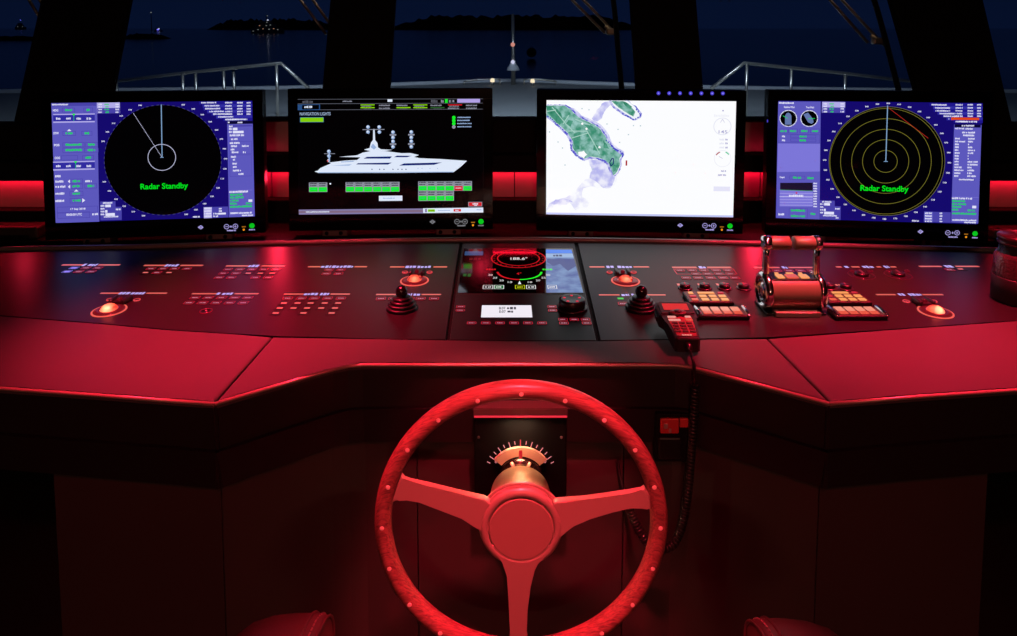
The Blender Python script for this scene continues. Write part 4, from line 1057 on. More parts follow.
d.blur(246, 251.6, 203.4, 2, RGN); d.rect(248.5, 199.4, 252.4, 201.8, RW_); d.line(229, 190.4, 252.5, 189.9, LAVL, .001)
d.blur(230.5, 252, 213.2, 1.8, RW_); d.blur(242, 253, 215.4, 1.6, RW_)
# small tables in the lower corners
d.poly([(100.2, 201.5), (115.6, 201.2), (115.7, 206.8), (121.8, 206.7), (121.9, 219.8), (100.6, 220.3)], LAV2)
d.blur(103, 112.6, 203, 1.7, RW_); d.rect(105.4, 204.5, 111, 207.1, RW_); d.rect(105.3, 210, 107.6, 212.6, RW_); d.rect(105.6, 213, 115, 215.8, RW_)
for y in (205.8, 208.7, 211.5, 214.4): d.blur(100.8, 104.6, y, 1.7, RW_)
d.blur(116, 121, 209.4, 1.7, RW_); d.blur(104, 118.5, 216.8, 1.5, RW_)
d.poly([(203.8, 207.2), (228.2, 206.4), (228.5, 217.2), (204, 218.2)], LAV2); d.poly([(203.8, 207.2), (212, 207), (212, 217.8), (204, 218.2)], PALE)
for y in (208.5, 211, 213.6, 216.2): d.blur(204.5, 211.5, y, 1.7, RW_); d.blur(219 if y < 213 else 213.4, 222 if y < 213 else 218.6, y, 1.7, RW_)
d.rect(218.5, 212.6, 226, 214.4, RW_); d.blur(193, 200, 216.8, 1.5, RW_)
d.line(161.4, 104.5, 162.2, 157, RHL, .0024); d.line(133.6, 113.4, 162, 157, emit('radar_dash', (190, 190, 220)), .0016, .0022)
d.disc(162, 157.3, 14.1, emit('radar_dash', (190, 190, 220)), 60, r_in=13.5)
d.line(160.4, 157.3, 163.8, 157.3, RHL, .0016)
d.text('Radar Standby', 140.6, 188.2, 187.4, RGT, .022)
sm.build('screen', t1, M1.translation)
bezel_icons(t1, bz, (200.8, 226.6, 231, 235.4, 243.8, 252), (227.3, 226.6, 226.3, 226.8, 225.7), IC)
# --- vessel status screen
t2, sm, d, bz, M2 = monitor(2, 'monitor with black screen showing a white yacht and rows of green boxes')
GY = emit('status_grey', (84, 86, 96)); GYL = emit('status_grey_light', (140, 142, 158)); SWH = emit('status_white', (222, 232, 250)); SBL = emit('status_window', (14, 34, 110)); SGR = emit('status_green', (20, 232, 40)); SRD = emit('status_red', (215, 24, 34)); SLG = emit('status_lime', (132, 206, 10)); SGB = emit('status_blue', (40, 78, 130)); SLV = emit('status_lavender', (132, 122, 168)); SHADE = emit('status_shade', (150, 176, 220))
for y, dy in ((99.3, -.5), (103.8, -.7), (109.9, -.8)): d.line(297.6, y, 482.8, y+dy, GY, .0016)
d.poly([(297.6, 104.5), (320, 104.2), (320, 110), (297.8, 110.2)], SGB); d.poly([(302, 105.2), (319, 104.8), (319, 109.3), (302, 109.5)], RBLK); d.blur(304.4, 313, 107, 2.2, SWH)
d.blur(302.5, 314, 101.8, 2.6, GY); d.blur(342.6, 352, 101.4, 1.4, GYL); d.rect(387.5, 99.3, 392.3, 101.8, SWH)
d.text('NAVIGATION LIGHTS', 299.8, 330.6, 113.9, emit('status_title', (150, 170, 200)), .02, 3.2)
d.rect(299.8, 117.1, 323.8, 122.4, SGB); d.rect(300.4, 117.7, 323.3, 121.9, SLG)
for x, a, b in ((360.5, SLG, SLG), (379, GY, GY), (396.5, GY, SLG), (413.3, SLG, SLG), (430.5, GY, emit('status_dkgreen', (40, 96, 40))), (448, SRD, GY), (466, GY, GY)):
    if a is GY: d.blur(x, x+11, 105.4, 1.4, GYL)
    else: d.rect(x, 104.4, x+14, 105.4, a); d.blur(x+1, x+11, 106.2, .9, GYL)
    if b is GY: d.blur(x, x+11, 108.3, 1.4, GYL)
    else: d.rect(x, 107.1, x+14, 108.2, b); d.blur(x+3, x+11, 109, .9, GY)
d.rect(445, 99, 447.7, 102.8, SGR); d.blur(431, 437.5, 101.2, 3, GY); d.blur(441, 444, 101.2, 2.8, GYL); d.blur(449, 451, 101, 3, GYL); d.blur(452.5, 455, 101, 3, GYL); d.rect(457.3, 98.9, 480, 102.6, emit('status_lilac', (178, 160, 230)))
for y, m in ((117.6, SGR), (120.6, SGR), (123.7, SGR), (126.9, GYL)):
    d.disc(453.8, y, 1.8, m, 20); d.blur(457.2, 457.2+random.uniform(11, 16), y-.2, 1.2, SHADE)
# the yacht, drawn as a picture on the screen
d.poly([(314.5, 171.4), (317.8, 170.6), (320.5, 168), (326, 165.6), (331, 163.4), (329, 162.6), (345, 160.6), (357, 160), (360.5, 157.3), (339, 156.8), (357, 155.3), (362.5, 152.7), (372, 150.8), (386, 151.2), (402, 153.2), (410, 153), (419, 155), (414, 157), (420, 158.2), (440, 159), (467, 160.8), (461, 166.5), (453.5, 172.2), (400, 172.8), (318.5, 173)], SWH)
d.poly([(356, 164.4), (358, 163.2), (392, 162.6), (388, 164.6)], SBL); d.poly([(363.5, 158.6), (367, 156.8), (392, 156.4), (390, 158.6)], SBL); d.poly([(399, 165.6), (404, 163.4), (442, 162.4), (434, 164.8)], SBL); d.poly([(394, 157.2), (397, 155.6), (412, 155.8), (407, 157.2)], SBL)
d.poly([(331, 165.5), (352, 164.2), (349, 165.6)], SHADE); d.poly([(341, 161.6), (355, 160.8), (353, 161.8), (341, 162.4)], SHADE); d.poly([(318.5, 172.3), (453.4, 171.6), (453, 172.3), (318.5, 173)], SHADE)
for x in (372, 379.7, 384, 393, 398, 402, 406): d.disc(x, 169.3, .6, SBL, 12)
for x in (418, 422, 430, 437.5): d.disc(x, 168.4, .45, SHADE, 10)
d.poly([(364, 149.6), (369.6, 148), (371, 142.5), (373, 140), (373.2, 129), (374.6, 129), (375.2, 140), (377.4, 143), (378, 147.4), (381, 149.3), (392.5, 149.8), (385, 151), (370, 151)], SWH); d.poly([(370.5, 147), (373, 143.5), (376.5, 147.5), (374, 149.6)], SHADE)
d.line(362.6, 129.6, 384.5, 129.4, GYL, .002)
for x, y in ((368, 127), (379.2, 127), (368, 132), (379.4, 132), (393, 132.2), (393, 137.5), (393, 141.4), (393, 146.8), (411.3, 132), (411.3, 137.4), (411.3, 141.3), (411.3, 146.7), (328.9, 151.4), (329, 156)):
    d.disc(x, y, 1.8, SHADE, 20); d.disc(x-.3, y-.4, 1.0, SWH, 16)
for x, y in ((393, 134.9), (393, 144.1), (411.3, 134.7), (411.3, 144)): d.rect(x-3.2, y-.8, x+3.2, y+.8, GYL)
d.line(324, 153.7, 335, 153.6, GYL, .0016); d.disc(328.6, 160.6, 1.5, SWH, 16); d.disc(327.8, 160.9, .8, SRD, 12); d.rect(328.6, 151, 330, 162, SHADE)
def cells(x0, x1, n, y0, y1, red=()):
    d.rect(x0, y0, x1, y1, GYL); w = (x1-x0)/n
    for k in range(n):
        a = x0+k*w+.5; b = x0+(k+1)*w-.5; ym = y0+(y1-y0)*.5
        d.rect(a, ym, b, y1-.4, SRD if k in red else SGR, k == 0); d.blur(a+.4, b-.8, y0+1.1, 1.1, RBLK); d.blur(a+.6, b-1.2, y0+3.3, 1.0, RBLK)
        d.blur(a+1, b-1.2, (ym+y1)/2-.4, .8, SWH if k in red else emit('status_teal', (40, 190, 140)))
cells(309, 327.4, 2, 182.4, 192); cells(345.6, 399.6, 6, 182, 191.8); cells(418.2, 472, 6, 181.2, 190.8, (4,)); cells(418.2, 454, 4, 191, 200.8)
d.rect(379, 195.6, 402.4, 200.8, SWH); d.blur(383, 395, 198.2, 1.2, SHADE); d.disc(330.4, 183.7, .9, SWH, 12)
d.rect(468.2, 201.8, 482.2, 206.4, GYL); d.rect(468.8, 202.3, 481.6, 205.9, SRD); d.blur(472.5, 478, 203.8, 1.6, SWH); d.blur(474.3, 477, 205.4, .9, SWH)
d.poly([(298.9, 209.6), (423.5, 208.4), (423.5, 213.2), (299, 214.5)], SLV); d.poly([(299, 211), (423.5, 209.8), (423.5, 212), (299, 213)], emit('status_mauve', (128, 104, 128))); d.blur(306, 329.5, 211.9, 1.3, SWH)
d.poly([(423, 208.3), (483.2, 207.4), (483.3, 212.4), (423.2, 213)], SWH); d.rect(425, 208.8, 427, 212.2, SLV); d.rect(427.8, 209.2, 435, 211.8, SLG); d.rect(453.6, 209, 461, 211.4, SRD); d.blur(455.3, 458.8, 210.3, 1.2, SWH); d.blur(438, 450, 210.4, .9, SHADE); d.blur(476.6, 481.3, 209.6, 1.0, SHADE)
sm.build('screen', t2, M2.translation)
bezel_icons(t2, bz, (432.5, 457, 461, 465, 473, 481), (221.8, 221.6, 221.6, 222.4, 221.5), ICG)
# --- chart screen
t3, sm, d, bz, M3 = monitor(3, 'monitor with bright white sea chart showing a green island')
d.layer(); d.srect(-SCR_W/2, -SCR_H/2, SCR_W/2, SCR_H/2, emit('chart_white', (252, 253, 255)))
CL1 = emit_noise('chart_shoal_pale', (250, 251, 255), (222, 222, 248), 42, .42, .62); CL2 = emit_noise('chart_shoal', (236, 236, 252), (182, 182, 238), 46, .35, .62); CLB = emit_noise('chart_shore', (200, 200, 242), (92, 92, 205), 75, .42, .6); CG = emit_noise('chart_land', (60, 142, 114), (150, 198, 192), 60, .36, .66); CGD = emit_noise('chart_land_dark', (36, 122, 92), (84, 158, 134), 70, .35, .65); CW = emit('chart_path', (168, 210, 198)); CINK = emit('chart_blue_ink', (48, 56, 190))
def jag(pts, k, amp):
    out_ = []
    for i in range(len(pts)):
        a = Vector(pts[i]); b = Vector(pts[(i+1) % len(pts)])
        n = max(1, int((b-a).length/k))
        for j in range(n): out_.append(tuple(a+(b-a)*(j/n)+Vector((random.uniform(-amp, amp), random.uniform(-amp, amp)))))
    return out_
d.poly(jag([(546.6, 210), (549, 203), (556, 199), (566, 197), (575, 192), (582, 182), (588, 178), (596, 171), (600, 162), (612, 165), (617, 176), (616, 184), (610, 188), (600, 188), (590, 186), (583, 189), (580, 195), (590, 202), (587, 207), (576, 210), (570, 203), (560, 206)], 3, .7), CL1)
d.poly(jag([(549.5, 203.5), (556, 200), (563, 198.5), (569, 199.5), (573, 202.5), (570, 201.5), (565, 204.5), (554, 204.8)], 2, .5), CL2)
d.poly(jag([(576, 193), (581, 190), (582, 197), (589, 203.5), (580, 207), (575, 208)], 2, .5), CL1)
d.poly(jag([(588, 160), (598, 159.5), (606, 163), (610, 172), (615, 178), (612, 186), (603, 188), (597, 182), (589, 178), (592, 170)], 2.5, .6), CL2)
d.poly(jag([(566, 106), (574, 108), (582, 116), (592, 120), (600, 124), (607, 132), (612, 142), (618, 149), (624, 151.5), (621, 155), (614, 150), (606, 141), (598, 130), (586, 124), (574, 117)], 3, .7), CL2)
d.poly(jag([(592, 119), (597, 110), (602, 104), (608, 101.6), (612, 104), (606, 109), (602, 118), (597, 122)], 2.5, .7), CL2)
isl = [(546.5, 105.8), (556, 105.6), (565, 105.9), (570.5, 109.4), (577, 116.2), (583, 119.6), (588.5, 122), (594, 124.4), (599.5, 128.4), (605, 136), (610.5, 146), (614, 149.6), (618, 152.8), (622, 155), (619.5, 158.5), (620, 165), (617.5, 171.5), (613.5, 175.2), (611.5, 170), (609, 164), (605, 159.8), (598, 157.6), (590, 156.6), (584, 158.6), (578, 154.8), (572.5, 148), (573, 141.5), (568.5, 133.8), (561.5, 127), (552, 119.4), (546.5, 115.6)]
sho = [(546.5, 104.6), (566, 104.7), (572, 108.2), (578.5, 114.8), (589.5, 120.6), (600.5, 126.6), (606.6, 135), (612, 145), (616, 148.8), (621, 151.5), (622.8, 150.5), (624, 155), (621.5, 159), (621.8, 166), (619, 173), (613.3, 178), (609.6, 172), (607.3, 165.5), (603.5, 161.6), (597, 159.6), (590, 158.8), (584, 161), (576, 156.6), (570, 148.5), (570.4, 142.2), (566, 135), (559, 128), (551, 121.2), (546.5, 117.4)]
d.poly(jag(sho, 1.6, .45), CLB)
mid = [((a[0]*.55+b[0]*.45), (a[1]*.55+b[1]*.45)) for a, b in zip(jag(isl, 999, 0), jag(isl, 999, 0))]
d.poly([(x+(x-590)*.012, y+(y-137)*.014) for x, y in isl], emit('chart_beach', (240, 246, 250)))
d.poly(jag(isl, 2.2, .3), CG)
for q in ([(547, 106.5), (553, 106.2), (558, 109), (561, 114), (563, 121), (560, 124.5), (553, 118.5), (547, 112)], [(568, 120), (573, 121), (571, 127), (566, 124)], [(583, 124), (592, 125.5), (597, 131), (590, 130)], [(573, 134), (579, 133), (580, 139), (575, 141)], [(594, 144), (601, 147), (599, 152), (593, 150)], [(574, 143), (580, 144), (580, 149), (575, 150)], [(603, 140), (607, 144), (609, 149), (604, 148)], [(612, 166), (615.6, 165), (616, 170), (613.6, 172)]): d.poly(jag(q, 2, .5), CGD)
for q in (((563, 124), (569, 115)), ((547, 111.4), (556, 110)), ((568, 131), (587, 131.2)), ((587, 131), (600, 154)), ((572, 138), (588, 133)), ((552, 107), (566, 124)), ((575, 119), (590, 125)), ((566, 124), (575, 133))): d.line(*q[0], *q[1], CW, .0026)
d.poly(jag([(578, 152), (584, 151), (587, 154.6), (584, 158), (579, 155.4)], 2, .5), emit('chart_white', (252, 253, 255)))
for x, y in ((582.3, 123.7), (599.5, 147.2), (586.5, 128.8)): d.disc(x, y, 1.2, emit('chart_white', (252, 253, 255)), 10)
for a, b in (((612.2, 158.2), (609.6, 162.6)), ((609.6, 162.6), (611, 166)), ((611, 166), (613.2, 164)), ((613.2, 164), (613.6, 158.6)), ((613.6, 158.6), (612.2, 158.2))): d.line(*a, *b, emit('chart_dark_ink', (20, 40, 110)), .003)
for a, b in (((546.8, 116), (550, 117.6)), ((550, 117.6), (562, 129)), ((562, 129), (567, 133.4)), ((570.5, 144), (571, 150)), ((571, 150), (582, 160)), ((613, 148), (622, 152.5)), ((622, 152.5), (622.5, 158)), ((606, 140), (613, 147))): d.line(*a, *b, CINK, .0028, .0035)
# second island in the corner
d.poly(jag([(609, 100.6), (628, 100.8), (636, 106), (642, 113.5), (641.5, 117.8), (635, 121), (630, 118.6), (622, 114.5), (612, 107)], 2, .5), CLB)
d.poly([(611, 100.7), (627.5, 100.8), (635, 106.6), (640, 113.8), (638.5, 118.2), (634, 119), (625, 113.6), (614, 106)], emit('chart_beach', (240, 246, 250)))
d.poly(jag([(611, 101), (622, 101), (630, 106), (635.2, 112), (633.6, 116.6), (627, 113.4), (617, 106)], 2, .3), CG)
d.poly(jag([(622, 101), (626, 102), (632, 107), (630.5, 109), (625, 105.6)], 2, .3), CGD); d.poly(jag([(628, 111), (633.6, 112.4), (633, 116), (629.5, 114.5)], 2, .3), CGD)
for a, b in (((636, 109), (641, 115.5)), ((641, 115.5), (634, 120)), ((634, 120), (621, 113))): d.line(*a, *b, CINK, .0032, .004)
for x, y in ((582, 108.6), (589, 109.8), (607, 124), (618, 129.4), (628.5, 134.6), (619.6, 142.4), (633.5, 125.6), (640.5, 125.8), (562.5, 148), (565, 165), (558, 142), (549.5, 132), (593, 169)): d.disc(x, y, .7, emit('chart_sounding', (170, 196, 206)), 8)
d.rect(625.6, 160.4, 627.2, 165.6, emit('own_ship_red', (170, 30, 44)))
CFA = emit('chart_faint', (226, 228, 242)); CFB = emit('chart_faint_ink', (160, 158, 205))
d.disc(722.4, 126.4, 9, CFA, 48, r_in=8.2); d.disc(723, 110.7, .8, CFB, 10); d.blur(714, 729, 115.6, 2.6, emit('chart_faintest', (240, 241, 249)))
d.line(722.4, 119, 720.5, 122.5, CFB, .001); d.line(722.4, 119, 724.5, 122.5, CFB, .001)
d.text('145', 718.6, 727.4, 131.8, CFB, .01, 3.2)
for y in (139.6, 143.4, 147.4): d.blur(719.5, 724, y, 2, CFA); d.blur(725.4, 727.6, y, 2, CFB)
d.disc(722.6, 158.6, 8.6, CFA, 40, r_in=8.2); d.disc(722.6, 158.8, 8, emit('chart_arc_red', (176, 70, 84)), 14, pi*.62, pi*.83, 6.9); d.disc(722.6, 158.8, 8, emit('chart_arc_green', (60, 196, 140)), 14, pi*.2, pi*.38, 6.9); d.line(719, 156.4, 722.6, 158.6, CFB, .001)
for y, x0, x1 in ((171, 721, 726), (175, 718, 726)): d.blur(x0, x1, y, 1.6, CFB)
d.rect(713.5, 186.5, 730, 191.2, emit('chart_pale_box', (228, 228, 248)))
d.poly([(546.2, 212.4), (733.3, 215.4), (733.2, 217.3), (546.2, 214.3)], emit('chart_foot', (196, 200, 246)))
sm.build('screen', t3, M3.translation)
bezel_icons(t3, bz, (680.2, 705, 709.4, 713.6, 721.8, 730), (225.3, 225.6, 225.8, 226.9, 226), IC)
for k in range(7):
    bz.mb = MB(); bz.k = .0004; x = 658.5+k*10.73; y = 93.2+.03*k
    bz.disc(x, y, 1.9, emit('touch_led_violet', (76, 66, 200)), 20); bz.disc(x, y, .7, emit('touch_led_core', (150, 145, 250)), 12)
    bz.mb.build('touch_light', t3, sum(bz.mb.v, Vector())/len(bz.mb.v))
# --- second radar
t4, sm, d, bz, M4 = monitor(4, 'monitor with blue radar picture, olive range rings and orange bar, by the glass jar')
cx, cy, Rm = radar(4, d, (886.4, 161.4), 58.3, 0, 0, 0)
for rr in (12, 23.5, 34.6, 46, 57): d.disc(885.6, 161.4, rr, ROL, 96, r_in=rr-.55)
d.poly([(778.2, 101.4), (820.8, 101.6), (819.6, 219.4), (776, 217.9)], LAV); d.poly([(778, 143.5), (820, 143.7), (819.8, 171.5), (777.2, 172)], LAVL)
d.blur(779, 794.5, 102.9, 1.8, RW_); d.text('Relative Wind', 784, 794.5, 107, RW_, .03, 2); d.text('True Wind', 806, 814, 107.3, RW_, .03, 2)
for x, y in ((788.3, 118.4), (809.2, 118.5)):
    d.disc(x, y, 8.8, RW_, 44); d.disc(x, y, 8.0, RBLK, 44)
    for k in range(12): a = 2*pi*k/12; d.line(x+7*math.cos(a), y+7*math.sin(a), x+8.6*math.cos(a), y+8.6*math.sin(a), RBLK, .001)
HUL = emit('wind_hull', (98, 118, 170))
d.poly([(785, 124.6), (785, 116), (786.2, 113.6), (788.2, 112.6), (790.2, 113.6), (791.4, 116), (791.4, 124.6)], HUL); d.line(783, 115.8, 787.6, 118.4, RGN, .0016)
d.poly([(803.4, 114.4), (808, 112.6), (813, 119), (813.6, 122.4), (811.6, 123.8), (808, 122.2)], HUL); d.line(808, 118.8, 815, 118.4, RGN, .0016)
for x in (783.5, 793, 804.3, 815): d.frame(x-4.6, 128.6, x+4.6, 133.2, LAV2, .001); d.blur(x-3, x+3, 131, 2, RGN)
d.frame(778.6, 133.8, 819.6, 143.4, LAV2, .001)
for y in (136.3, 140.3): d.blur(782, 785, y, 2, RW_); d.frame(790.5, y-1.8, 816, y+1.8, LAV2, .001); d.blur(799.5, 806.5, y, 2.2, RGN)
d.text('Depth', 779.8, 784.6, 177.4, RW_, .03, 2.2); d.frame(789.5, 175.6, 805, 179.8, LAV2, .001); d.blur(793, 801, 177.6, 2.2, RGN); d.blur(807.4, 813.6, 178, 2.2, RGN)
d.poly([(779.8, 182.8), (813, 182.6), (812.8, 206.6), (779.6, 206.4)], LAVL)
d.poly([(780, 182.8), (812.8, 182.6), (812.8, 190.6), (780, 190)], emit('depth_dark', (26, 18, 46))); d.line(780, 189.8, 812.8, 191, emit('depth_green', (60, 150, 90)), .0016)
for y in (193.3, 196.6, 199.4, 202.2, 205): d.line(779.7, y, 812.8, y+.3, PALE if y != 196.6 else RW_, .0012)
d.blur(789, 803.5, 195.6, 2.2, RW_); d.disc(796.4, 192.9, 1, emit('depth_red', (200, 60, 110)), 10)
for k in range(10): d.blur(813.4, 817, 183.4+2.55*k, 1.5, RW_)
d.blur(791, 805, 210.2, 2.2, RGN); d.blur(791, 805, 215.8, 2.2, RGN); d.blur(810.6, 815.4, 213.8, 2.2, RGN); d.frame(789, 208, 807.5, 218, LAV2, .001); d.blur(778.4, 784.4, 214.2, 2.2, RW_)
corner_tables(d, (725, -.6)); staircase(d, 982.5, 103.2, True)
d.poly([(954, 124.4), (981.4, 125), (978, 223.4), (951, 222.4)], LAV)
d.rect(954.4, 124.6, 980.5, 127.4, emit('radar_title', (10, 8, 50))); d.blur(961.6, 974, 125.6, 1.6, RW_)
d.blur(954.8, 964, 128.4, 1.7, RW_); d.blur(965.4, 972.6, 128.7, 1.7, RW_); d.blur(962, 975, 132.4, 1.8, RW_); d.blur(963, 974, 135.3, 1.8, RW_)
lab = [(5, 6.5), (10, 4.8), (4, 1), (4, 4.5), (4, 7), (5, 5.5), (4, 1), (4, 1), (4, 10), (4, 10), (7, 4), (9, 7), (6.5, 4.5), (4, 9)]
for k, (a, b) in enumerate(lab):
    y = 138.5+2.87*k; x = 955-.055*k*1.3; d.blur(x, x+a, y, 1.7, RW_); d.blur(x+13, x+13+b, y+.2, 1.7, RW_)
d.rect(957.6, 178.6, 974.5, 180.6, LAV2); d.blur(958.6, 973.6, 179.4, 1.5, RW_)
d.line(951.6, 196.6, 978.6, 197.4, LAVL, .001); d.blur(951.8, 972, 198, 1.9, RW_)
for y, w in ((200.8, 13), (203.8, 14), (206.6, 9), (209.4, 7), (213.2, 24)): d.blur(952, 952+w, y, 2, RGN)
d.blur(967.5, 975, 210.2, 2, RGN); d.rect(972, 205.6, 976, 208.2, RW_); d.blur(952, 976, 219.7, 1.7, RW_); d.blur(964, 976, 222.2, 1.5, RW_)
d.poly([(819.8, 200.2), (834.6, 200.6), (834.6, 206), (840.6, 206.2), (840.4, 219.8), (819.6, 219.2)], LAV2)
d.blur(822, 831.5, 201.6, 1.6, RW_); d.rect(824, 202.9, 829.8, 205.4, RW_); d.rect(823.8, 208.6, 825.6, 211, RW_); d.rect(824, 211.6, 833.8, 214.4, RW_)
for y in (204, 206.8, 209.6, 212.5): d.blur(820, 823.2, y, 1.6, RW_)
d.blur(835, 839.6, 208.6, 1.6, RW_); d.blur(823, 837, 215.4, 1.5, RW_); d.blur(835.6, 839, 217.8, 1.4, RW_)
d.poly([(924, 211.4), (950.6, 212.2), (950.4, 222.6), (923.6, 221.8)], LAV2); d.poly([(924, 211.4), (932.6, 211.7), (932.4, 222.1), (923.6, 221.8)], LAV)
for y in (213, 215.7, 218.4, 221): d.blur(924.8, 931.6, y, 1.7, RW_); d.blur(939.4, 942, y+.2, 1.7, RW_)
d.blur(911.8, 919, 220.6, 1.5, RW_)
d.line(887.4, 105.5, 885.6, 161.2, RHL, .0024); d.line(887.6, 107.2, 928, 138.2, emit('radar_redline', (150, 34, 26)), .0018); d.line(883.6, 161.4, 887.6, 161.4, RHL, .0016)
d.text('Radar Standby', 860.2, 908.4, 188.6, RGT, .022)
sm.build('screen', t4, M4.translation)
bezel_icons(t4, bz, (920.4, 947.8, 952.6, 957, 966, 975), (231.6, 232.8, 232.8, 234.2, 233.6), IC)
bz.mb = MB(); bz.k = .0004; bz.rect(766.9, 119.6, 768, 122.4, emit('touch_led_violet', (76, 66, 200))); bz.mb.build('touch_light', t4, sum(bz.mb.v, Vector())/4)

# ------------------------------------------------------------------ outside: night sky, sea, foredeck
wd = bpy.data.worlds.new('night'); S.world = wd; wd.use_nodes = True; nt = wd.node_tree; bg = nt.nodes['Background']
tcn = nt.nodes.new('ShaderNodeTexCoord'); sx = nt.nodes.new('ShaderNodeSeparateXYZ'); rp = nt.nodes.new('ShaderNodeValToRGB')
nt.links.new(tcn.outputs['Generated'], sx.inputs[0]); nt.links.new(sx.outputs['Z'], rp.inputs['Fac']); nt.links.new(rp.outputs['Color'], bg.inputs['Color'])
e = rp.color_ramp.elements; e[0].position = 0; e[0].color = lin((8, 19, 44)); e[1].position = 1; e[1].color = lin((4, 10, 26))
x = e.new(.12); x.color = lin((7, 18, 42))
SEAZ = EYE-6.0
def sea_material():
    m = bpy.data.materials.new('sea_water'); m.use_nodes = True; nt = m.node_tree; b = nt.nodes['Principled BSDF']
    b.inputs['Base Color'].default_value = lin((40, 66, 92)); b.inputs['Roughness'].default_value = .12; b.inputs['IOR'].default_value = 1.33
    t = nt.nodes.new('ShaderNodeTexCoord'); n = nt.nodes.new('ShaderNodeTexNoise'); n.inputs['Scale'].default_value = .35; n.inputs['Detail'].default_value = 4
    bp = nt.nodes.new('ShaderNodeBump'); bp.inputs['Strength'].default_value = .06; bp.inputs['Distance'].default_value = .3
    nt.links.new(t.outputs['Object'], n.inputs['Vector']); nt.links.new(n.outputs['Fac'], bp.inputs['Height']); nt.links.new(bp.outputs['Normal'], b.inputs['Normal']); return m
sea = MB().add(([(-6000, 30, SEAZ), (6000, 30, SEAZ), (6000, 8000, SEAZ), (-6000, 8000, SEAZ)], [(0, 1, 2, 3)]), sea_material()).build('sea')
tag(sea, 'dark night sea beyond the windows', None, None, 'structure')
LAND = mat('land_dark', (4, 5, 6), .95, spec=.05, var=.4, vscale=.05)
def ridge(name, label, px0, px1, top, base, Yd, seed, n=60, dep=80):
    rnd = random.Random(seed); L = ony(px0, base, Yd); Rr = ony(px1, base, Yd); Hh = (base-top)/F*Yd
    vs = []; fs = []
    for i in range(n+1):
        t = i/n; env = min(1, 5.5*min(t, 1-t))**.6; h = Hh*env*(.72+.28*rnd.random()); x = L.x+(Rr.x-L.x)*t
        vs += [(x, Yd, SEAZ-.5), (x, Yd+dep*.15, SEAZ+h*.6), (x, Yd+dep*.4, SEAZ+h), (x, Yd+dep*.8, SEAZ+h*.7*env), (x, Yd+dep, SEAZ-.5)]
    for i in range(n):
        for k in range(4): fs.append((i*5+k, (i+1)*5+k, (i+1)*5+k+1, i*5+k+1))
    o = MB().add((vs, fs), LAND, True).build(name); return tag(o, label, 'island')
ridge('island', 'long dark wooded shore on the horizon behind the jackstaff', 388, 640, 14, 29.9, 2200, 3)
ridge('island', 'dark low hill on the horizon behind the lit yacht', 206, 335, 16.5, 28.4, 2300, 5)
ridge('island', 'small dark islet on the water left of the far motor yacht', 119, 163, 34, 39.8, 380, 8, 20, 12)
ridge('island', 'small dark islet on the water at the left edge of the view', -30, 36, 36.5, 41.5, 330, 9, 20, 12)
# motor yacht far out
def far_boat(name, label, px, base, w_px, scale_y, lights, hull):
    Yd = (EYE-SEAZ)/((base-28)/F); c = ony(px, base, Yd); w = w_px/F*Yd; t = thing(name, label, 'boat', (c.x, Yd, SEAZ))
    h = w*scale_y
    mb = MB(); mb.add(prism([(c.x-w/2, Yd-w*.02), (c.x-w*.48, Yd-w*.1), (c.x+w*.3, Yd-w*.1), (c.x+w/2, Yd), (c.x+w*.3, Yd+w*.1), (c.x-w*.48, Yd+w*.1)], SEAZ-.2, SEAZ+h*.28, .02*w, 1), hull); mb.build('hull', t)
    mb = MB(); mb.add(rbox(w*.62, w*.15, h*.22, .02*w, 2, c=(c.x-w*.07, Yd, SEAZ+h*.38)), hull); mb.add(rbox(w*.40, w*.12, h*.18, .02*w, 2, c=(c.x-w*.06, Yd, SEAZ+h*.57)), hull); mb.build('superstructure', t)
    mb = MB(); mb.add(tube([(c.x-w*.04, Yd, SEAZ+h*.6), (c.x-w*.04, Yd, SEAZ+h)], .012*w, 8), hull); mb.build('mast', t)
    for dx, dz, r, m in lights:
        p = Vector((c.x+dx*w, Yd-w*.13, SEAZ+dz*h)); MB().add(rbox(r*w*1.6, r*w*.6, r*w, r*w*.2, 1, c=p), m).build('light', t, p)
    return t
NW = emit('far_light_white', (120, 120, 112)); NWB = emit('far_light_bright', (235, 230, 250)); NV = emit('far_light_violet', (120, 110, 255), 1.6); NO = emit('far_light_warm', (170, 120, 90))
HULL = mat('far_hull', (60, 66, 76), .5)
far_boat('motor_yacht', 'anchored motor yacht with deck lights on the horizon before the dark hill', 268, 33.2, 33, .55, [(-.40, .12, .02, NW), (-.25, .2, .022, NW), (-.1, .24, .022, NO), (.08, .22, .024, NW), (.22, .25, .022, NO), (.34, .2, .02, NW), (-.2, .42, .024, NO), (0, .42, .024, NW), (.12, .45, .022, NW), (.02, .6, .022, NW), (.05, .72, .03, NWB), (.04, .95, .02, NW)], HULL)
far_boat('small_boat', 'small distant boat with one bright violet light, left of the dark hill', 158.5, 31.5, 8, .7, [(0, .35, .16, NV), (.14, .5, .10, NWB)], HULL)
far_boat('small_boat', 'faint distant boat with a dim light seen through the leftmost pane', 21, 29.6, 11, .9, [(.1, .95, .05, NV), (-.2, .3, .04, NW), (.25, .3, .04, NW)], HULL)
# lone light above the water
p = ony(151, 12.5, 1500); lb = thing('navigation_beacon', 'tiny light high above the small violet-lit boat', 'beacon', p)
MB().add(tube([(p.x, p.y, SEAZ-.5), (p.x, p.y, p.z-1)], [1.0, .5], 8), LAND, True).build('tower', lb)
MB().add(rbox(2.2, 2.2, 2.2, .5, 2, c=p), NW).build('lantern', lb, p)
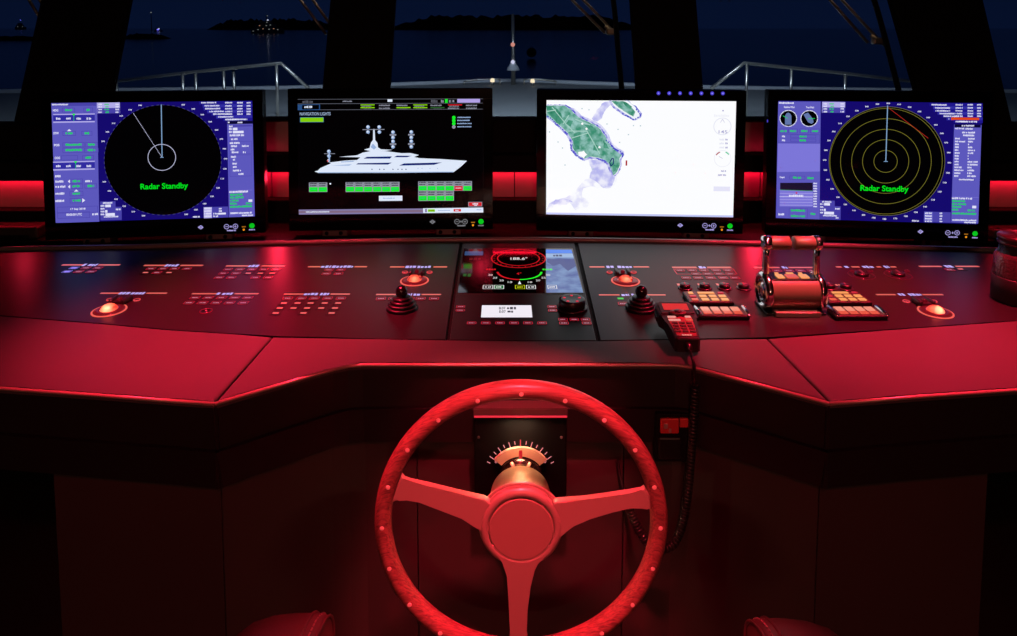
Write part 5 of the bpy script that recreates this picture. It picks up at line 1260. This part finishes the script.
# mooring buoy
Yb = (EYE-SEAZ)/((58-28)/F); p = ony(531.5, 52.5, Yb); rb = 5.6/F*Yb
by = thing('mooring_buoy', 'dark round buoy floating just right of the jackstaff', 'buoy', (p.x, Yb, SEAZ))
MB().add(lathe([(rb*.9*math.cos(a_), rb*.85*math.sin(a_)) for a_ in [-pi/2+.01+(pi-.02)*i/14 for i in range(15)]], 28), mat('buoy_dark', (5, 6, 8), .9), True, Matrix.Translation(p)).build('float', by, p)
MB().add(torus(rb*.18, rb*.05, 16, 6), MATT, True, Matrix.Translation(p+Z_*rb*.95) @ Matrix.Rotation(pi/2, 4, 'X')).build('ring', by, p+Z_*rb*.95)

# foredeck
DZ = EYE-1.30
def fd(px, py, z=DZ): p = onz(px, py, z); return (p.x, p.y)
DECKM = mat('foredeck_paint', (150, 152, 150), .6, var=.12, vscale=1.2)
bow = [(-11.5, 8.0), (-10.6, 12.2)]
half = [(-10.8, 13.2), (-10, 13.6), (-7, 14.0), (-4.4, 14.5), (-2.85, 15.15), (-1.57, 15.75), (-.7, 16.25), (0, 16.4)]
plan = [(-10.9, 3.1)]+half+[(-x, y) for x, y in half[-2::-1]]+[(10.9, 3.1)]
fdk = MB().add(prism(plan, DZ-.3, DZ), DECKM).build('foredeck'); tag(fdk, 'pale foredeck of the yacht in front of the windows', None, None, 'structure')
bw = MB()
path = [(x, y, DZ+.03) for x, y in half]+[(-x, y, DZ+.03) for x, y in half[-2::-1]]
bw.add(tube(smooth_path(path, 5), .05, 8), WHITE, True); tag(bw.build('bow_bulwark'), 'low pale bulwark edge round the bow', 'bulwark')
# hand rails
RAILM = mat('rail_steel', (190, 185, 175), .3, .9)
def hrail(label, pts, posts, Yd):
    P = [ony(x, y, Yd+dy) for x, y, dy in pts]; t = thing('handrail', label, 'handrail', (P[0].x, Yd, DZ))
    MB().add(tube(P, .026, 10), RAILM, True).build('top_rail', t)
    for x, y, dy in posts:
        p = ony(x, y, Yd+dy); MB().add(tube([(p.x, p.y, p.z), (p.x, p.y, DZ)], .022, 10), RAILM, True).build('post', t)
hrail('steel handrail rising to the right on the left side of the foredeck', [(114, 81.5, .6), (190, 72.4, .3), (281, 63.2, 0), (309, 88.6, 0)], [(116.5, 81.5, .6), (182.5, 73.4, .3), (195.5, 72, .3), (223.5, 69, .2), (233.5, 68, .2), (276.4, 63.8, 0)], 9.5)
hrail('steel handrail falling to the right on the right side of the foredeck', [(711, 88.6, 0), (744, 63, 0), (792, 68, .2), (845, 73.4, .4), (912, 81.2, .7)], [(747, 63, 0), (791.5, 68, .2), (845.4, 73.6, .4), (913, 81.4, .7)], 9.5)
# jackstaff at the bow
Yj = 15.6; jt = ony(512.8, 14, Yj); jb = ony(513.3, 84, Yj)
js = thing('jackstaff', 'slim jackstaff with small lights standing at the bow', 'mast', (jb.x, Yj, DZ))
MB().add(tube([(jb.x, Yj, DZ), (jt.x, Yj, jt.z)], [.055, .035], 10), RAILM, True).build('staff', js)
p = ony(513.2, 66, Yj); MB().add(lathe([(.15, -.10), (.13, -.04), (.07, .06), (.05, .12), (0, .13)], 24), WHITE, True, Matrix.Translation(p)).build('lamp_hood', js, p)
for y, m, r in ((44.6, emit('jack_light_warm', (235, 150, 130)), .05), (62, NWB, .045)):
    p = ony(512.8, y, Yj-.08); MB().add(lathe([(r*math.cos(a_), r*math.sin(a_)) for a_ in [-pi/2+.01+(pi-.02)*i/8 for i in range(9)]], 14), m, True, Matrix.Translation(p)).build('lamp', js, p)
for x, y, lab in ((492.5, 80.6, 'small bright deck light left of the jackstaff foot'), (532.6, 81.2, 'small bright deck light right of the jackstaff foot')):
    p = ony(x, y, 15.4); t = thing('deck_light', lab, 'light', (p.x, 15.4, DZ))
    MB().add(tube([(p.x, 15.4, DZ), (p.x, 15.4, p.z-.02)], .03, 8), STEEL, True).build('stem', t)
    MB().add(lathe([(.05, -.03), (.05, .02), (.03, .05), (0, .055)], 14), emit('deck_light_lens', (255, 225, 180), 1.4), True, Matrix.Translation(p)).build('lens', t, p)
for s, pts in ((0, [(464, 81.6), (478, 79.6), (500, 79.2)]), (1, [(524, 79.4), (540, 79.6), (556, 81.2)])):
    t = thing('bow_rail', 'low curved rail left of the jackstaff foot' if not s else 'low curved rail right of the jackstaff foot', 'rail', (ony(pts[1][0], 80, 15.5).x, 15.5, DZ))
    P = [ony(x, y, 15.5) for x, y in pts]; MB().add(tube(smooth_path(P, 4), .022, 8), RAILM, True).build('top_rail', t)
    for q in (P[0], P[-1]): MB().add(tube([q, (q.x, q.y, DZ)], .02, 8), RAILM, True).build('post', t)

# window wipers outside the glass
WPM = mat('wiper_arm', (150, 132, 112), .4, .7)
def wp(px, py, off=.10): return onpl(px, py, WB+Vector((0, off, 0)), WN)
def wiper(label, arms, hub=None, hose=None):
    p = wp(*arms[0][1]); t = thing('window_wiper', label, 'wiper', p, 'window wipers')
    for a, b in arms: MB().add(tube([wp(*a), wp(*b)], .0055, 8), WPM, True).build('arm', t)
    if hub:
        h = wp(*hub, .09); MB().add(rbox(.04, .03, .025, .006, 2, c=h), WPM).add(tube([h+Vector((-.025, 0, .02)), h+Vector((.03, 0, -.015))], .007, 8), WPM, True).build('pivot', t, h)
    if hose: MB().add(tube(smooth_path([wp(x, y, .07) for x, y in hose], 5), .010, 10), MATT, True).build('blade', t)
wiper('pair of wiper arms at the far left pane', [((22, -12), (41, 20)), ((31, -14), (46, 10))])
wiper('pair of wiper arms left of the second window pillar', [((290, -14), (326, 34)), ((303, -14), (330, 24))])
wiper('wiper with pivot and dark blade left of the third pillar', [((558, -14), (605, 33)), ((570, -14), (612, 30))], (611.5, 31.5), [(611, -14), (614.5, 10), (618, 50), (622, 92)])
wiper('wiper with pivot and dark blade before the right hand pillar', [((818, -14), (868, 43)), ((829, -14), (878, 39))], (877.5, 41), [(869, -14), (876, 6), (885, 38), (899, 92)])
# lights outside: flood on the foredeck, added fill for the wipers
area('foredeck_floodlight', (0, 5.2, EYE+3.2), (math.radians(38), 0, 0), 6, .4, 230, (.70, .84, 1.0), math.radians(110))
area('wiper_light', (0, 2.80, 2.24), (0, 0, 0), 3.6, .04, 8, (1, .8, .58), math.radians(60))  # unseen light added above the panes to brighten the wiper arms

# ------------------------------------------------------------------ red lamps of the wheelhouse, and added fill lamps
LAMPH = mat('lamp_housing', (40, 38, 38), .4, .4)
def downlight(name, label, x, y, tgt, P, ang, blend=.6, rad=.035, col=RED):
    t = thing(name, label, 'lamp', (x, y, CEIL), 'ceiling lamps of the wheelhouse')
    MB().add(lathe([(.050, -.001), (.052, -.06), (.060, -.06), (.062, 0)], 28), LAMPH, True, Matrix.Translation((x, y, CEIL))).build('housing', t)
    MB().add(lathe([(.049, -.006), (.0, -.006)], 24), emit('lamp_lens_red', (255, 40, 40), .3), True, Matrix.Translation((x, y, CEIL))).build('lens', t)
    spot(name+'_light', (x, y, CEIL-.062), tgt, P, ang, blend, rad, col)
downlight('ceiling_lamp', 'red ceiling lamp above the wheel', .06, .66, (.01, 1.03, .72), 290, 21, .5, .03, WARM)
downlight('ceiling_lamp', 'red ceiling lamp above the left wing', -.70, 1.32, (-.53, 1.38, DESK), 520, 45, 1.0)
downlight('ceiling_lamp', 'red ceiling lamp above the right wing', 1.02, 1.36, (.76, 1.40, DESK), 540, 46, 1.0)
downlight('ceiling_lamp', 'added red fill lamp above the helm seat', .03, .22, (.03, .92, .42), 135, 28, 1.0)  # unseen lamp added to redden the arm pads and lower front panels
downlight('ceiling_lamp', 'added warm fill spot aimed at the throttle', TX-.10, 1.12, (TX-.01, TY, DESK+.05), 85, 8.5, .6, .02, (1, .46, .30))  # unseen warm spot added to give the throttle a tan tone
downlight('ceiling_lamp', 'added dim red fill lamp behind the helm seat', 0, -.55, (0, 1.25, .20), 36, 66, .8)  # unseen broad lamp added to lift the dark console fronts with red
for px in (276, 756):
    g = ony(px, 176, YC-.05)
    spot('channel_gap_light', g, (g.x*.86, 1.3, DESK), 1.6, 110, .6, .02)
for px in (20, 1012):
    g = ony(px, 184, YE_-.05)
    spot('channel_gap_light', g, (g.x*.9, 1.4, DESK), .28, 120, .6, .02)
# dim warm lamp in the after part of the wheelhouse
ch = thing('cabin_lamp', 'dim warm lamp on the after wall behind the viewer', 'lamp', (.1, -2.8, 2.0))
MB().add(rbox(.5, .08, .16, .02, 3, c=(.1, -2.86, 2.0)), LAMPH).build('housing', ch)
MB().add(rbox(.44, .01, .10, .004, 2, c=(.1, -2.818, 2.0)), emit('cabin_lamp_lens', (150, 95, 60), .6)).build('lens', ch)
area('cabin_lamp_light', (.1, -2.80, 2.0), (math.radians(80), 0, 0), .44, .10, 14, (1, .42, .27))
area('rudder_scale_lamp', (sc_c.x, BXY-.016, zt_-.020), (math.radians(-4), 0, 0), .05, .006, .26, (1, .62, .36))
for o in list(C.objects):
    if o.type == 'LIGHT': o['kind'] = 'helper'
